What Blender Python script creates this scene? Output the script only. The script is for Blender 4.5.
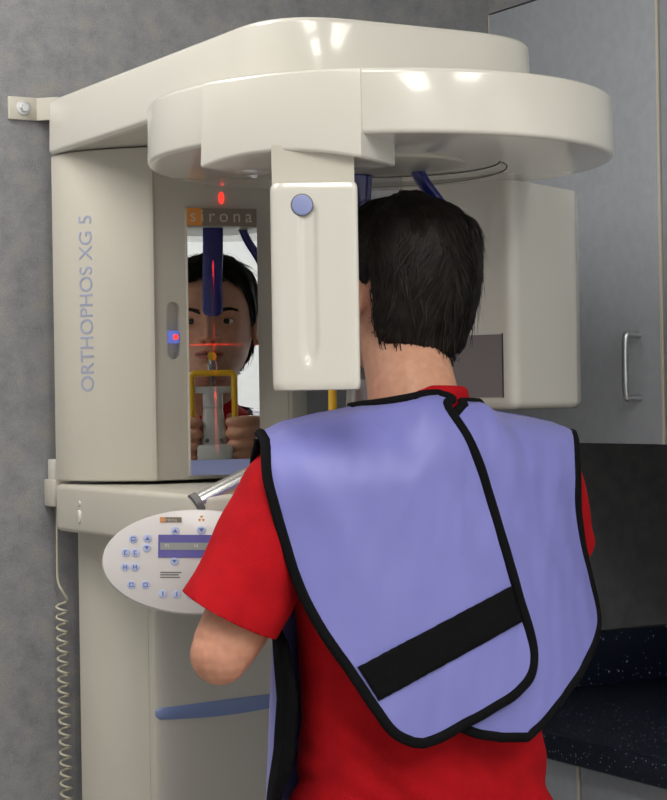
import bpy, bmesh, math, random
from math import sin, cos, pi, radians, sqrt, exp
from mathutils import Vector, Matrix, noise

random.seed(7)
scn = bpy.context.scene
for o in list(bpy.data.objects):
    bpy.data.objects.remove(o)
COL = scn.collection

# ------------------------------------------------------------------ camera
F, PHI, ROLL, CX, HY = 1900.0, radians(30), radians(.9), 333.5, 401.0
CAM = (-1.12, -2.8, 1.443)
cd = bpy.data.cameras.new('camera')
cd.sensor_fit = 'VERTICAL'
cd.sensor_height = 36.0
cd.lens = 36.0 * F / 800.0
cd.shift_y = (HY - 400.0) / 800.0
cd.clip_start = .05
cam = bpy.data.objects.new('camera', cd)
cam.matrix_world = Matrix.Translation(CAM) @ Matrix.Rotation(-PHI, 4, 'Z') @ Matrix.Rotation(pi/2, 4, 'X') @ Matrix.Rotation(-ROLL, 4, 'Z')
COL.objects.link(cam)
scn.camera = cam
scn.view_settings.view_transform = 'Standard'
scn.view_settings.look = 'None'
scn.view_settings.exposure = -0.12
scn.view_settings.gamma = 1.0
scn.view_settings.use_curve_mapping = False

world = bpy.data.worlds.new('world')
scn.world = world
world.use_nodes = True
world.node_tree.nodes['Background'].inputs[0].default_value = (.75, .8, .9, 1)
world.node_tree.nodes['Background'].inputs[1].default_value = .25

LAMPS = [(-.55, -2.0, 11), (-.55, -3.5, 19), (.6, -2.9, 15), (-.88, -.37, 13)]
CEIL = 2.62

def ray(px, py):
    a, b = px - CX, py - HY
    u = a*cos(ROLL) - b*sin(ROLL); v = a*sin(ROLL) + b*cos(ROLL)
    xr, zz = u/F, -v/F
    s, c = sin(PHI), cos(PHI)
    return Vector((xr*c + s, -xr*s + c, zz))

def at_plane(px, py, p0, n):
    r = ray(px, py); C = Vector(CAM)
    t = (Vector(p0) - C).dot(Vector(n)) / r.dot(Vector(n))
    return C + r*t

# ------------------------------------------------------------------ materials
def mat(name, col, rough=.5, metal=0., spec=.5, coat=0., noise_amt=0., noise_scale=40., bump=0., bump_scale=200., col2=None, emit=None, sheen=0., alpha=None, trans=0.):
    m = bpy.data.materials.new(name); m.use_nodes = True
    nt = m.node_tree; b = nt.nodes['Principled BSDF']
    b.inputs['Base Color'].default_value = (*col, 1)
    b.inputs['Roughness'].default_value = rough
    b.inputs['Metallic'].default_value = metal
    b.inputs['Specular IOR Level'].default_value = spec
    b.inputs['Coat Weight'].default_value = coat
    b.inputs['Coat Roughness'].default_value = .06
    if sheen: b.inputs['Sheen Weight'].default_value = sheen
    if trans: b.inputs['Transmission Weight'].default_value = trans
    if emit:
        b.inputs['Emission Color'].default_value = (*emit[0], 1)
        b.inputs['Emission Strength'].default_value = emit[1]
    tc = nt.nodes.new('ShaderNodeTexCoord')
    if noise_amt or col2:
        n = nt.nodes.new('ShaderNodeTexNoise'); n.inputs['Scale'].default_value = noise_scale
        n.inputs['Detail'].default_value = 6
        nt.links.new(tc.outputs['Object'], n.inputs['Vector'])
        r = nt.nodes.new('ShaderNodeValToRGB')
        c2 = col2 if col2 else tuple(max(0, x*(1-noise_amt)) for x in col)
        r.color_ramp.elements[0].position = .35; r.color_ramp.elements[1].position = .65
        r.color_ramp.elements[0].color = (*c2, 1); r.color_ramp.elements[1].color = (*col, 1)
        nt.links.new(n.outputs['Fac'], r.inputs['Fac']); nt.links.new(r.outputs['Color'], b.inputs['Base Color'])
    if bump:
        n = nt.nodes.new('ShaderNodeTexNoise'); n.inputs['Scale'].default_value = bump_scale
        n.inputs['Detail'].default_value = 4
        nt.links.new(tc.outputs['Object'], n.inputs['Vector'])
        bp = nt.nodes.new('ShaderNodeBump'); bp.inputs['Strength'].default_value = bump; bp.inputs['Distance'].default_value = .004
        nt.links.new(n.outputs['Fac'], bp.inputs['Height']); nt.links.new(bp.outputs['Normal'], b.inputs['Normal'])
    return m

def wallpaper_mat():
    m = mat('wallpaper', (.2, .2, .2), .75, spec=.3)
    nt = m.node_tree; b = nt.nodes['Principled BSDF']
    tc = nt.nodes.new('ShaderNodeTexCoord')
    n1 = nt.nodes.new('ShaderNodeTexNoise'); n1.inputs['Scale'].default_value = 26; n1.inputs['Detail'].default_value = 9; n1.inputs['Roughness'].default_value = .68
    n2 = nt.nodes.new('ShaderNodeTexNoise'); n2.inputs['Scale'].default_value = 26; n2.inputs['Detail'].default_value = 6
    n3 = nt.nodes.new('ShaderNodeTexNoise'); n3.inputs['Scale'].default_value = 420; n3.inputs['Detail'].default_value = 3
    for n in (n1, n2, n3): nt.links.new(tc.outputs['Object'], n.inputs['Vector'])
    r1 = nt.nodes.new('ShaderNodeValToRGB')
    r1.color_ramp.elements[0].position = .3; r1.color_ramp.elements[0].color = (.20, .205, .222, 1)
    r1.color_ramp.elements[1].position = .7; r1.color_ramp.elements[1].color = (.325, .328, .34, 1)
    nt.links.new(n1.outputs['Fac'], r1.inputs['Fac'])
    r2 = nt.nodes.new('ShaderNodeValToRGB')
    r2.color_ramp.elements[0].position = .55; r2.color_ramp.elements[0].color = (0, 0, 0, 1)
    r2.color_ramp.elements[1].position = .72; r2.color_ramp.elements[1].color = (1, 1, 1, 1)
    nt.links.new(n2.outputs['Fac'], r2.inputs['Fac'])
    mx = nt.nodes.new('ShaderNodeMixRGB'); mx.inputs[2].default_value = (.30, .275, .24, 1)
    mm = nt.nodes.new('ShaderNodeMath'); mm.operation = 'MULTIPLY'; mm.inputs[1].default_value = .6
    nt.links.new(r2.outputs['Color'], mm.inputs[0]); nt.links.new(mm.outputs[0], mx.inputs[0]); nt.links.new(r1.outputs['Color'], mx.inputs[1])
    m3 = nt.nodes.new('ShaderNodeMixRGB'); m3.blend_type = 'OVERLAY'; m3.inputs[0].default_value = .35
    nt.links.new(mx.outputs[0], m3.inputs[1]); nt.links.new(n3.outputs['Fac'], m3.inputs[2])
    nt.links.new(m3.outputs[0], b.inputs['Base Color'])
    bp = nt.nodes.new('ShaderNodeBump'); bp.inputs['Strength'].default_value = .25; bp.inputs['Distance'].default_value = .002
    nt.links.new(n3.outputs['Fac'], bp.inputs['Height']); nt.links.new(bp.outputs['Normal'], b.inputs['Normal'])
    return m

def speckle_mat():
    m = mat('counter_speckle', (.006, .009, .022), .35, spec=.4)
    nt = m.node_tree; b = nt.nodes['Principled BSDF']
    tc = nt.nodes.new('ShaderNodeTexCoord')
    mx = None; prev = None
    base = nt.nodes.new('ShaderNodeTexNoise'); base.inputs['Scale'].default_value = 300
    nt.links.new(tc.outputs['Object'], base.inputs['Vector'])
    rb = nt.nodes.new('ShaderNodeValToRGB')
    rb.color_ramp.elements[0].position = .4; rb.color_ramp.elements[0].color = (.004, .006, .014, 1)
    rb.color_ramp.elements[1].position = .65; rb.color_ramp.elements[1].color = (.012, .020, .045, 1)
    nt.links.new(base.outputs['Fac'], rb.inputs['Fac']); prev = rb.outputs['Color']
    for sc, rad, colr in ((95, .17, (.55, .58, .62, 1)), (60, .16, (.16, .2, .3, 1)), (160, .2, (.3, .33, .4, 1))):
        v = nt.nodes.new('ShaderNodeTexVoronoi'); v.inputs['Scale'].default_value = sc
        nt.links.new(tc.outputs['Object'], v.inputs['Vector'])
        lt = nt.nodes.new('ShaderNodeMath'); lt.operation = 'LESS_THAN'; lt.inputs[1].default_value = rad
        nt.links.new(v.outputs['Distance'], lt.inputs[0])
        sep = nt.nodes.new('ShaderNodeSeparateColor'); nt.links.new(v.outputs['Color'], sep.inputs[0])
        gt = nt.nodes.new('ShaderNodeMath'); gt.operation = 'GREATER_THAN'; gt.inputs[1].default_value = .78
        nt.links.new(sep.outputs[0], gt.inputs[0])
        mu = nt.nodes.new('ShaderNodeMath'); mu.operation = 'MULTIPLY'
        nt.links.new(lt.outputs[0], mu.inputs[0]); nt.links.new(gt.outputs[0], mu.inputs[1])
        mx = nt.nodes.new('ShaderNodeMixRGB'); mx.inputs[2].default_value = colr
        nt.links.new(mu.outputs[0], mx.inputs[0]); nt.links.new(prev, mx.inputs[1]); prev = mx.outputs[0]
    nt.links.new(prev, b.inputs['Base Color'])
    return m

def skin_mat():
    m = mat('skin', (.55, .3, .2), .5, spec=.35)
    nt = m.node_tree; b = nt.nodes['Principled BSDF']
    b.inputs['Subsurface Weight'].default_value = .12
    b.inputs['Subsurface Radius'].default_value = (.012, .005, .003)
    b.inputs['Subsurface Scale'].default_value = .5
    at = nt.nodes.new('ShaderNodeAttribute'); at.attribute_name = 'paint'
    tc = nt.nodes.new('ShaderNodeTexCoord')
    n = nt.nodes.new('ShaderNodeTexNoise'); n.inputs['Scale'].default_value = 90; n.inputs['Detail'].default_value = 5
    nt.links.new(tc.outputs['Object'], n.inputs['Vector'])
    mx = nt.nodes.new('ShaderNodeMixRGB'); mx.blend_type = 'OVERLAY'; mx.inputs[0].default_value = .25
    nt.links.new(at.outputs['Color'], mx.inputs[1]); nt.links.new(n.outputs['Fac'], mx.inputs[2])
    nt.links.new(mx.outputs[0], b.inputs['Base Color'])
    bp = nt.nodes.new('ShaderNodeBump'); bp.inputs['Strength'].default_value = .15; bp.inputs['Distance'].default_value = .001
    n2 = nt.nodes.new('ShaderNodeTexNoise'); n2.inputs['Scale'].default_value = 500
    nt.links.new(tc.outputs['Object'], n2.inputs['Vector'])
    nt.links.new(n2.outputs['Fac'], bp.inputs['Height']); nt.links.new(bp.outputs['Normal'], b.inputs['Normal'])
    return m

M = {}
M['wallpaper'] = wallpaper_mat()
M['white_wall'] = mat('white_wall', (.68, .70, .72), .8, noise_amt=.04)
M['ceiling'] = mat('ceiling_white', (.75, .75, .73), .9, noise_amt=.05)
M['floor'] = mat('floor_vinyl', (.50, .47, .43), .35, noise_amt=.15, noise_scale=14)
M['laminate'] = mat('grey_laminate', (.41, .435, .48), .42, spec=.4, col2=(.375, .40, .44), noise_scale=60, bump=.04)
M['cream_edge'] = mat('cream_edge', (.62, .58, .5), .5)
M['shade_panel'] = mat('cabinet_shade', (.11, .11, .115), .6, col2=(.14, .14, .145), noise_scale=30)  # wall tone with the shade under the cabinets put into it
M['speckle'] = speckle_mat()
M['shell'] = mat('cream_plastic', (.635, .617, .56), .2, spec=.5, coat=.5)
M['shell2'] = mat('cream_plastic_dull', (.535, .51, .445), .36, spec=.4, coat=.15)
M['seam'] = mat('seam_dark', (.05, .045, .04), .6)
M['mirror'] = mat('mirror_glass', (.86, .88, .88), .0, metal=1.)
M['chrome'] = mat('brushed_steel', (.62, .62, .62), .25, metal=1.)
M['zinc'] = mat('zinc_plate', (.60, .61, .62), .38, metal=.55)
M['steel'] = mat('satin_steel', (.55, .56, .58), .32, metal=1.)
M['lav_plastic'] = mat('lavender_plastic', (.24, .28, .52), .4)
M['stripe_blue'] = mat('stripe_blue', (.20, .27, .50), .4)
M['text_blue'] = mat('text_blue', (.33, .36, .50), .5)
M['orange'] = mat('orange_print', (.62, .24, .04), .5)
M['brown'] = mat('brown_print', (.17, .14, .11), .5)
M['pale_print'] = mat('pale_print', (.50, .44, .36), .5)
M['panel_white'] = mat('panel_white', (.60, .58, .58), .35, coat=.3)
M['button'] = mat('button_lavender', (.42, .48, .70), .45)
M['glyph'] = mat('glyph_blue', (.08, .12, .38), .5)
M['disp_purple'] = mat('display_purple', (.10, .09, .34), .4)
M['lcd'] = mat('lcd_grey', (.27, .29, .28), .3)
M['yellow'] = mat('yellow_bar', (.72, .43, .015), .3)
M['grey_metal'] = mat('grey_metal', (.50, .505, .49), .35, metal=.35)
M['dark_grey'] = mat('dark_grey_plastic', (.12, .12, .12), .4)
M['navy'] = mat('navy_plastic', (.022, .026, .22), .22, coat=.4)
M['clear'] = mat('clear_sleeve', (.9, .92, .95), .08, trans=.9)
M['window'] = mat('collimator_window', (.20, .175, .18), .3)
M['red_led'] = mat('red_led', (.8, .02, .02), .3, emit=((1, .03, .02), 2.))
M['blue_led'] = mat('blue_lens', (.15, .2, .7), .3, emit=((.2, .25, .9), .35))
M['black_rib'] = mat('black_binding', (.004, .004, .005), .85, spec=.12, bump=.2, bump_scale=500)
M['velcro'] = mat('velcro_black', (.006, .006, .007), .9, spec=.1, bump=.4, bump_scale=350, noise_amt=.4, noise_scale=300)
M['lavender'] = mat('lavender_nylon', (.195, .20, .545), .42, spec=.45, sheen=.1, col2=(.178, .182, .505), noise_scale=8, bump=.06, bump_scale=45)
M['red'] = mat('red_cotton', (.45, .005, .010), .85, spec=.15, col2=(.37, .004, .009), noise_scale=30, bump=.3, bump_scale=600)
M['skin'] = skin_mat()
M['hair'] = mat('dark_brown_hair', (.013, .009, .006), .55, spec=.25, col2=(.005, .0035, .0025), noise_scale=70)
M['eye_white'] = mat('eye_white', (.7, .68, .65), .15)
M['iris'] = mat('iris_brown', (.02, .012, .008), .1)
M['denim'] = mat('dark_denim', (.02, .028, .06), .8, noise_amt=.3, noise_scale=200)
M['shoe'] = mat('shoe_black', (.02, .02, .02), .5)
M['lamp'] = mat('lamp_diffuser', (.9, .9, .9), .5, emit=((1, .96, .88), 4.))
M['lamp_frame'] = mat('lamp_frame', (.7, .7, .7), .4)
M['cord'] = mat('cord_beige', (.50, .47, .36), .45)

# ------------------------------------------------------------------ helpers
def link(name, me, material, parent=None, smooth=False):
    o = bpy.data.objects.new(name, me); COL.objects.link(o)
    if material is not None and not me.materials: me.materials.append(material)
    if parent: o.parent = parent
    if smooth:
        for p in me.polygons: p.use_smooth = True
    return o

def pyd(name, v, f, material, parent=None, smooth=False):
    me = bpy.data.meshes.new(name); me.from_pydata([tuple(x) for x in v], [], f); me.update()
    return link(name, me, material, parent, smooth)

def bmobj(name, bm, material, parent=None, smooth=False, angle=None):
    me = bpy.data.meshes.new(name)
    bmesh.ops.recalc_face_normals(bm, faces=bm.faces)
    bm.to_mesh(me); bm.free()
    o = link(name, me, material, parent, smooth)
    if angle: autosmooth(me, angle)
    return o

def autosmooth(me, deg):
    for p in me.polygons: p.use_smooth = True
    bm = bmesh.new(); bm.from_mesh(me)
    for e in bm.edges:
        if len(e.link_faces) == 2 and e.calc_face_angle(0) > radians(deg): e.smooth = False
    bm.to_mesh(me); bm.free()

def empty(name, loc, label, cat, group=None):
    o = bpy.data.objects.new(name, None); COL.objects.link(o); o.location = loc
    o.empty_display_size = .05
    tag(o, label, cat, group); return o

def tag(o, label=None, cat=None, group=None, kind=None):
    if label: o['label'] = label
    if cat: o['category'] = cat
    if group: o['group'] = group
    if kind: o['kind'] = kind
    return o

def reparent(o, root):
    """parent keeping world placement (roots are unrotated empties or meshes)"""
    o.parent = root
    o.matrix_parent_inverse = Matrix.Identity(4) if root.type == 'MESH' else Matrix.Translation(-Vector(root.location))
    return o

def box(name, lo, hi, material, parent=None, bevel=0., seg=2):
    bm = bmesh.new()
    bmesh.ops.create_cube(bm, size=1)
    lo, hi = Vector(lo), Vector(hi)
    for v in bm.verts:
        v.co = Vector(((lo.x+hi.x)/2 + v.co.x*(hi.x-lo.x), (lo.y+hi.y)/2 + v.co.y*(hi.y-lo.y), (lo.z+hi.z)/2 + v.co.z*(hi.z-lo.z)))
    if bevel: bmesh.ops.bevel(bm, geom=bm.edges[:], offset=bevel, segments=seg, profile=.5, affect='EDGES')
    o = bmobj(name, bm, material, None, angle=40 if bevel else None)
    if parent: reparent(o, parent)
    return o

def round_poly(pts, rads, n=8):
    """round the corners of a polygon; rads one per corner"""
    out = []; N = len(pts)
    for i in range(N):
        p0, p, p1 = Vector(pts[i-1]), Vector(pts[i]), Vector(pts[(i+1) % N])
        r = rads[i]
        if r <= 0: out.append(p); continue
        a = (p0-p).normalized(); b = (p1-p).normalized()
        ang = a.angle(b); d = r/math.tan(ang/2)
        d = min(d, (p0-p).length*.49, (p1-p).length*.49)
        s, e = p+a*d, p+b*d
        for k in range(n+1):
            t = k/n
            out.append(s*(1-t)**2 + p*2*t*(1-t) + e*t*t)
    return out

def prism(name, poly, z0, z1, material, parent=None, bevel=0., bev_top=True, bev_bot=True, seg=3, angle=35):
    bm = bmesh.new()
    b = [bm.verts.new((p[0], p[1], z0)) for p in poly]
    t = [bm.verts.new((p[0], p[1], z1)) for p in poly]
    n = len(poly)
    bm.faces.new(b); bm.faces.new(t)
    for i in range(n): bm.faces.new((b[i], b[(i+1) % n], t[(i+1) % n], t[i]))
    bmesh.ops.recalc_face_normals(bm, faces=bm.faces)
    if bevel:
        bm.edges.ensure_lookup_table()
        sel = [e for e in bm.edges if (bev_top and all(abs(v.co.z-z1) < 1e-6 for v in e.verts)) or (bev_bot and all(abs(v.co.z-z0) < 1e-6 for v in e.verts))]
        bmesh.ops.bevel(bm, geom=sel, offset=bevel, segments=seg, profile=.5, affect='EDGES')
    o = bmobj(name, bm, material, None, angle=angle)
    if parent: reparent(o, parent)
    return o

def loft(rings, closed=True, cap=True):
    v = []; f = []; n = len(rings[0])
    for r in rings: v += [tuple(p) for p in r]
    for i in range(len(rings)-1):
        for j in range(n if closed else n-1):
            a, b = i*n+j, i*n+(j+1) % n
            f.append((a, b, b+n, a+n))
    if cap:
        f.append(tuple(range(n-1, -1, -1))); f.append(tuple(range((len(rings)-1)*n, len(rings)*n)))
    return v, f

def frames(path):
    pts = [Vector(p) for p in path]; fr = []
    up = Vector((0, 0, 1))
    for i, p in enumerate(pts):
        t = (pts[min(i+1, len(pts)-1)] - pts[max(i-1, 0)]).normalized()
        if i == 0:
            a = up if abs(t.z) < .9 else Vector((0, 1, 0))
            nrm = (a - t*a.dot(t)).normalized()
        else:
            nrm = (nrm - t*nrm.dot(t)).normalized()
        fr.append((p, t, nrm, t.cross(nrm)))
    return fr

def tube_geo(path, r, n=10):
    rings = []
    fr = frames(path)
    for i, (p, t, a, b) in enumerate(fr):
        rr = r[i] if isinstance(r, (list, tuple)) else r
        rings.append([p + a*cos(2*pi*k/n)*rr + b*sin(2*pi*k/n)*rr for k in range(n)])
    return loft(rings)

def tube(name, path, r, material, parent=None, n=10):
    v, f = tube_geo(path, r, n)
    o = pyd(name, v, f, material, None, True); autosmooth(o.data, 50)
    if parent: reparent(o, parent)
    return o

def smooth_path(pts, n=8):
    """Catmull-Rom through the points"""
    P = [Vector(p) for p in pts]; out = []
    for i in range(len(P)-1):
        p0, p1, p2, p3 = P[max(i-1, 0)], P[i], P[i+1], P[min(i+2, len(P)-1)]
        for k in range(n):
            t = k/n
            out.append(.5*((2*p1) + (p2-p0)*t + (2*p0-5*p1+4*p2-p3)*t*t + (3*p1-p0-3*p2+p3)*t**3))
    out.append(P[-1]); return out

def disc(name, c, nrm, r, h, material, parent=None, n=24, ry=None, up=(0, 0, 1), bevel=True):
    """low cylinder (button, washer) with rounded rim, base at c, along nrm"""
    nrm = Vector(nrm).normalized(); up = Vector(up)
    e1 = up.cross(nrm)
    if e1.length < .01: e1 = Vector((1, 0, 0))
    e1.normalize(); e2 = nrm.cross(e1); ry = ry or r; c = Vector(c)
    rings = []
    for (k, hh) in ((1, 0), (1, h*.7), (.93, h*.93), (.85, h)) if bevel else ((1, 0), (1, h)):
        rings.append([c + nrm*hh + e1*cos(2*pi*i/n)*r*k + e2*sin(2*pi*i/n)*ry*k for i in range(n)])
    v, f = loft(rings)
    o = pyd(name, v, f, material, None, True); autosmooth(o.data, 40)
    if parent: reparent(o, parent)
    return o

def evaluated(o):
    dg = bpy.context.evaluated_depsgraph_get()
    me = bpy.data.meshes.new_from_object(o.evaluated_get(dg))
    return me

def bake(o):
    bpy.context.view_layer.update()
    me = evaluated(o); o.modifiers.clear()
    old = o.data; o.data = me
    return o

def cut(o, cutter):
    m = o.modifiers.new('cut', 'BOOLEAN'); m.object = cutter; m.operation = 'DIFFERENCE'; m.solver = 'EXACT'
    bake(o); bpy.data.objects.remove(cutter); autosmooth(o.data, 35)
    return o

def text(name, s, size, origin, ex, ey, material, parent=None, align='LEFT', depth=.0006, space=1.0):
    cu = bpy.data.curves.new(name, 'FONT'); cu.body = s; cu.size = size; cu.align_x = align; cu.extrude = depth
    cu.space_character = space
    tmp = bpy.data.objects.new('tmp', cu); COL.objects.link(tmp)
    bpy.context.view_layer.update()
    me = evaluated(tmp); bpy.data.objects.remove(tmp)
    ex, ey = Vector(ex).normalized(), Vector(ey).normalized(); ez = ex.cross(ey)
    mx = Matrix((ex, ey, ez)).transposed().to_4x4(); mx.translation = Vector(origin)
    me.transform(mx); me.materials.clear()
    o = link(name, me, material)
    if parent: reparent(o, parent)
    return o

def sstep(a, b, x):
    t = max(0., min(1., (x-a)/(b-a))); return t*t*(3-2*t)

def lerp_tab(tab, x):
    """tab: rows (x, v1, v2..) ascending x"""
    if x <= tab[0][0]: return tab[0][1:]
    for a, b in zip(tab, tab[1:]):
        if x <= b[0]:
            t = (x-a[0])/(b[0]-a[0]); t = t*t*(3-2*t)*.35 + t*.65
            return tuple(a[i]+(b[i]-a[i])*t for i in range(1, len(a)))
    return tab[-1][1:]

# ------------------------------------------------------------------ the room
XW, XL, YF = 1.31, -2.3, -4.3
def struct(name, lo, hi, m):
    return tag(box(name, lo, hi, m), kind='structure')
struct('floor', (XL-.1, YF-.1, -.1), (XW+.1, .1, 0), M['floor'])
struct('ceiling', (XL-.1, YF-.1, CEIL), (XW+.1, .1, CEIL+.1), M['ceiling'])
struct('wall_back', (XL-.1, 0, 0), (XW+.1, .1, CEIL), M['wallpaper'])
struct('wall_right', (XW, YF, 0), (XW+.1, 0, CEIL), M['white_wall'])
struct('wall_left', (XL-.1, YF, 0), (XL, 0, CEIL), M['white_wall'])
struct('wall_front', (XL-.1, YF-.1, 0), (XW+.1, YF, CEIL), M['white_wall'])
CF = .826           # front plane of the wall cabinets
struct('wall_soffit', (CF+.004, -2.2, 2.131), (XW, 0, CEIL), M['wallpaper'])

# ceiling lights; the last one is added to brighten the mirrored face
for i, (x, y, w) in enumerate(LAMPS):
    lab = ['ceiling troffer light in front of the imaging unit', 'ceiling troffer light by the white wall behind', 'ceiling troffer light over the worktop side', 'added fill light by the wallpapered back wall for the mirrored face'][i]
    e = empty('ceiling_light', (x, y, CEIL), lab, 'light', 'ceiling troffers')
    hx_, hy_ = (.61, .31) if i == 3 else (.31, .61)
    box('frame', (x-hx_, y-hy_, CEIL-.03), (x+hx_, y+hy_, CEIL), M['lamp_frame'], e, .004)
    box('diffuser', (x-hx_+.03, y-hy_+.03, CEIL-.036), (x+hx_-.03, y+hy_-.03, CEIL-.028), M['lamp'], e)
    ld = bpy.data.lights.new('troffer', 'AREA'); ld.shape = 'RECTANGLE'; ld.size = 2*hx_-.08; ld.size_y = 2*hy_-.08; ld.energy = w; ld.color = (1, .968, .915)
    lo = bpy.data.objects.new('troffer_glow', ld); COL.objects.link(lo); lo.location = (0, 0, -.04); lo.parent = e

# ------------------------------------------------------------------ cabinets and worktop
def handle(name, x, y, z0, z1, parent, vertical=True):
    p = [(x, y, z0), (x-.022, y, z0), (x-.03, y, z0+.008), (x-.03, y, z1-.008), (x-.022, y, z1), (x, y, z1)]
    q = [p[0]] + smooth_path(p[1:5], 5) + [p[5]]
    return tube(name, q, .0052, M['steel'], parent, 12)

def wall_cab(y0, y1, lab):
    e = empty('wall_cabinet', (CF+.2, (y0+y1)/2, 1.366), lab, 'cabinet', 'wall cabinets over the worktop')
    box('cabinet_body', (CF+.020, y0+.0005, 1.366), (XW-.002, y1-.0005, 2.129), M['cream_edge'], e)
    d = box('cabinet_door', (CF, y0+.005, 1.3665), (CF+.019, y1-.0025, 2.127), M['laminate'], e, .0012)
    return e, d
for (y0, y1, lab) in ((-.468, -.004, 'grey laminate wall cabinet next to the wallpapered back wall'), (-.934, -.470, 'grey laminate wall cabinet second from the wallpapered wall')):
    e, d = wall_cab(y0, y1, lab)
    reparent(handle('door_handle', CF, y0+.055, 1.440, 1.541, None), d)
    box('edge_strip', (CF-.0006, y0-.0008, 1.3665), (CF+.0185, y0+.0048, 2.127), M['cream_edge'], d)
    if y1 > -.01: box('edge_strip', (CF-.0006, y1-.0024, 1.3665), (CF+.0185, y1+.0005, 2.127), M['cream_edge'], d)

BX = .70
for k, (y0, y1) in enumerate(((-.40, -.004), (-.86, -.402), (-1.32, -.862))):
    e = empty('base_cabinet', (BX+.3, (y0+y1)/2, 0), ['grey base cabinet in the corner under the speckled worktop', 'grey base cabinet in the middle of the worktop run', 'grey base cabinet at the open end of the worktop'][k], 'cabinet', 'base cabinets')
    box('cabinet_body', (BX+.02, y0+.0005, .1), (XW-.002, y1-.0005, .866), M['cream_edge'], e)
    box('plinth', (BX+.06, y0+.0005, 0), (XW-.002, y1-.0005, .1), M['dark_grey'], e)
    d = box('cabinet_door', (BX, y0+.005, .105), (BX+.019, y1-.003, .862), M['laminate'], e, .0012)
    box('edge_strip', (BX-.0006, y0-.0008, .105), (BX+.0185, y0+.0048, .862), M['cream_edge'], d)
    h = handle('door_handle', BX, y0+.05, .56, .66, None); reparent(h, d)

wt = empty('worktop', (.99, -.66, .868), 'dark navy speckled worktop with upstand along the wall', 'worktop')
poly = round_poly([(.675, -.001), (.675, -1.34), (XW-.002, -1.34), (XW-.002, -.001)], [0, .02, 0, 0])
prism('top', poly, .868, .913, M['speckle'], wt, .006)
box('upstand', (.80, -.020, .9135), (XW-.002, -.001, 1.012), M['speckle'], wt, .002)
box('upstand', (XW-.021, -1.34, .9135), (XW-.002, -.0205, 1.012), M['speckle'], wt, .002)
struct('wall_shade_1', (.80, -.004, 1.0125), (XW-.002, -.0005, 1.364), M['shade_panel'])  # added dark sheets: cabinet shade painted on the walls above the upstand
struct('wall_shade_2', (XW-.004, -1.34, 1.0125), (XW-.0005, -.0045, 1.364), M['shade_panel'])

# ------------------------------------------------------------------ the imaging unit
XM = empty('panoramic_xray_machine', (.09, -.2, 0), 'large cream dental panoramic imaging unit with overhead rotor and column mirror', 'medical machine')
RC = Vector((.18, -.68)); RR = .303
ARM0, ARM1 = 1.828, 1.912

# column: sliding upper cover, rounded in plan
AX = .183           # axis of column, arm and rotor
FY = -.208          # front panel of the column
lc = [(-.0285, -.052), (-.0255, -.084), (-.0145, -.115), (.009, -.154), (.037, -.184), (.0635, -.2105)]
lcs = [(p.x, p.y) for p in smooth_path([(a, b, 0) for a, b in lc], 8)]
left = lcs + [(.0675, -.2125), (.0705, -.2115), (.0715, FY)]
colpoly = [Vector(p) for p in left + [(2*AX-x, y) for x, y in reversed(left)]]
cover = prism('column_cover', colpoly, 1.3275, ARM0-.001, M['shell2'], XM, .003)
FP = dict(p0=(0, FY, 0), n=(0, 1, 0))
# slot with positioning light in the front of the cover
sc = []
s0 = at_plane(173.5, 309, **FP); s1 = at_plane(173.5, 352, **FP)
sx, sw = (s0.x+s1.x)/2, .0105
for k in range(25):
    a = pi*k/24; sc.append((sx+sw*cos(a), s0.z+sw*sin(a)))
for k in range(25):
    a = pi + pi*k/24; sc.append((sx+sw*cos(a), s1.z+sw*sin(a)))
v, f = loft([[(x, FY-.02, z) for x, z in sc], [(x, FY+.011, z) for x, z in sc]])
cutter = pyd('cutter', v, f, None)
bm = bmesh.new(); bm.from_mesh(cutter.data); bmesh.ops.recalc_face_normals(bm, faces=bm.faces); bm.to_mesh(cutter.data); bm.free()
cut(cover, cutter)
lz = at_plane(173.5, 337, **FP).z
sl = box('light_slider', (sx-.0095, FY-.001, lz-.0095), (sx+.0095, FY+.0105, lz+.0095), M['blue_led'], XM, .002)
reparent(disc('laser_lens', (sx+.003, FY-.001, lz), (0, -1, 0), .0042, .001, M['red_led']), sl)
# vertical print on the column flank, lying on the curve
tx = text('lettering', 'ORTHOPHOS XG 5', .0345, (0, 0, 0), (1, 0, 0), (0, 1, 0), M['text_blue'], None, depth=.0003, space=1.0)
xs_ = [q.co.x for q in tx.data.vertices]; ys_ = [q.co.y for q in tx.data.vertices]
tl0, tl1 = min(xs_), max(xs_)
pb = at_plane(94, 391, (.004, -.145, 0), (.5, .866, 0)); pt = at_plane(91, 215, (.004, -.145, 0), (.5, .866, 0))
# arc length along the flank
LC = [Vector(p) for p in lcs]; acc = [0]
for a, b in zip(LC, LC[1:]): acc.append(acc[-1]+(b-a).length)
def on_flank(d):
    for i in range(len(LC)-1):
        if d <= acc[i+1]:
            t = (d-acc[i])/(acc[i+1]-acc[i]); p = LC[i].lerp(LC[i+1], t); q = (LC[i+1]-LC[i]).normalized()
            return p, Vector((q.y, -q.x)) if q.y < 0 and False else Vector((-abs(q.y), -abs(q.x)))
    return LC[-1], Vector((0, -1))
# base line of the letters is on the right, so letter tops point back along the flank
d0 = min(range(len(LC)), key=lambda i: abs(LC[i].y+.139)); d0 = acc[d0]
for q in tx.data.vertices:
    u, w, h = q.co
    p, n = on_flank(d0 - w*1.0)
    p = p + n*(.0004 + h)
    q.co = (p.x, p.y, pb.z + (u-tl0)/(tl1-tl0)*(pt.z-pb.z))
reparent(tx, XM)

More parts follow.
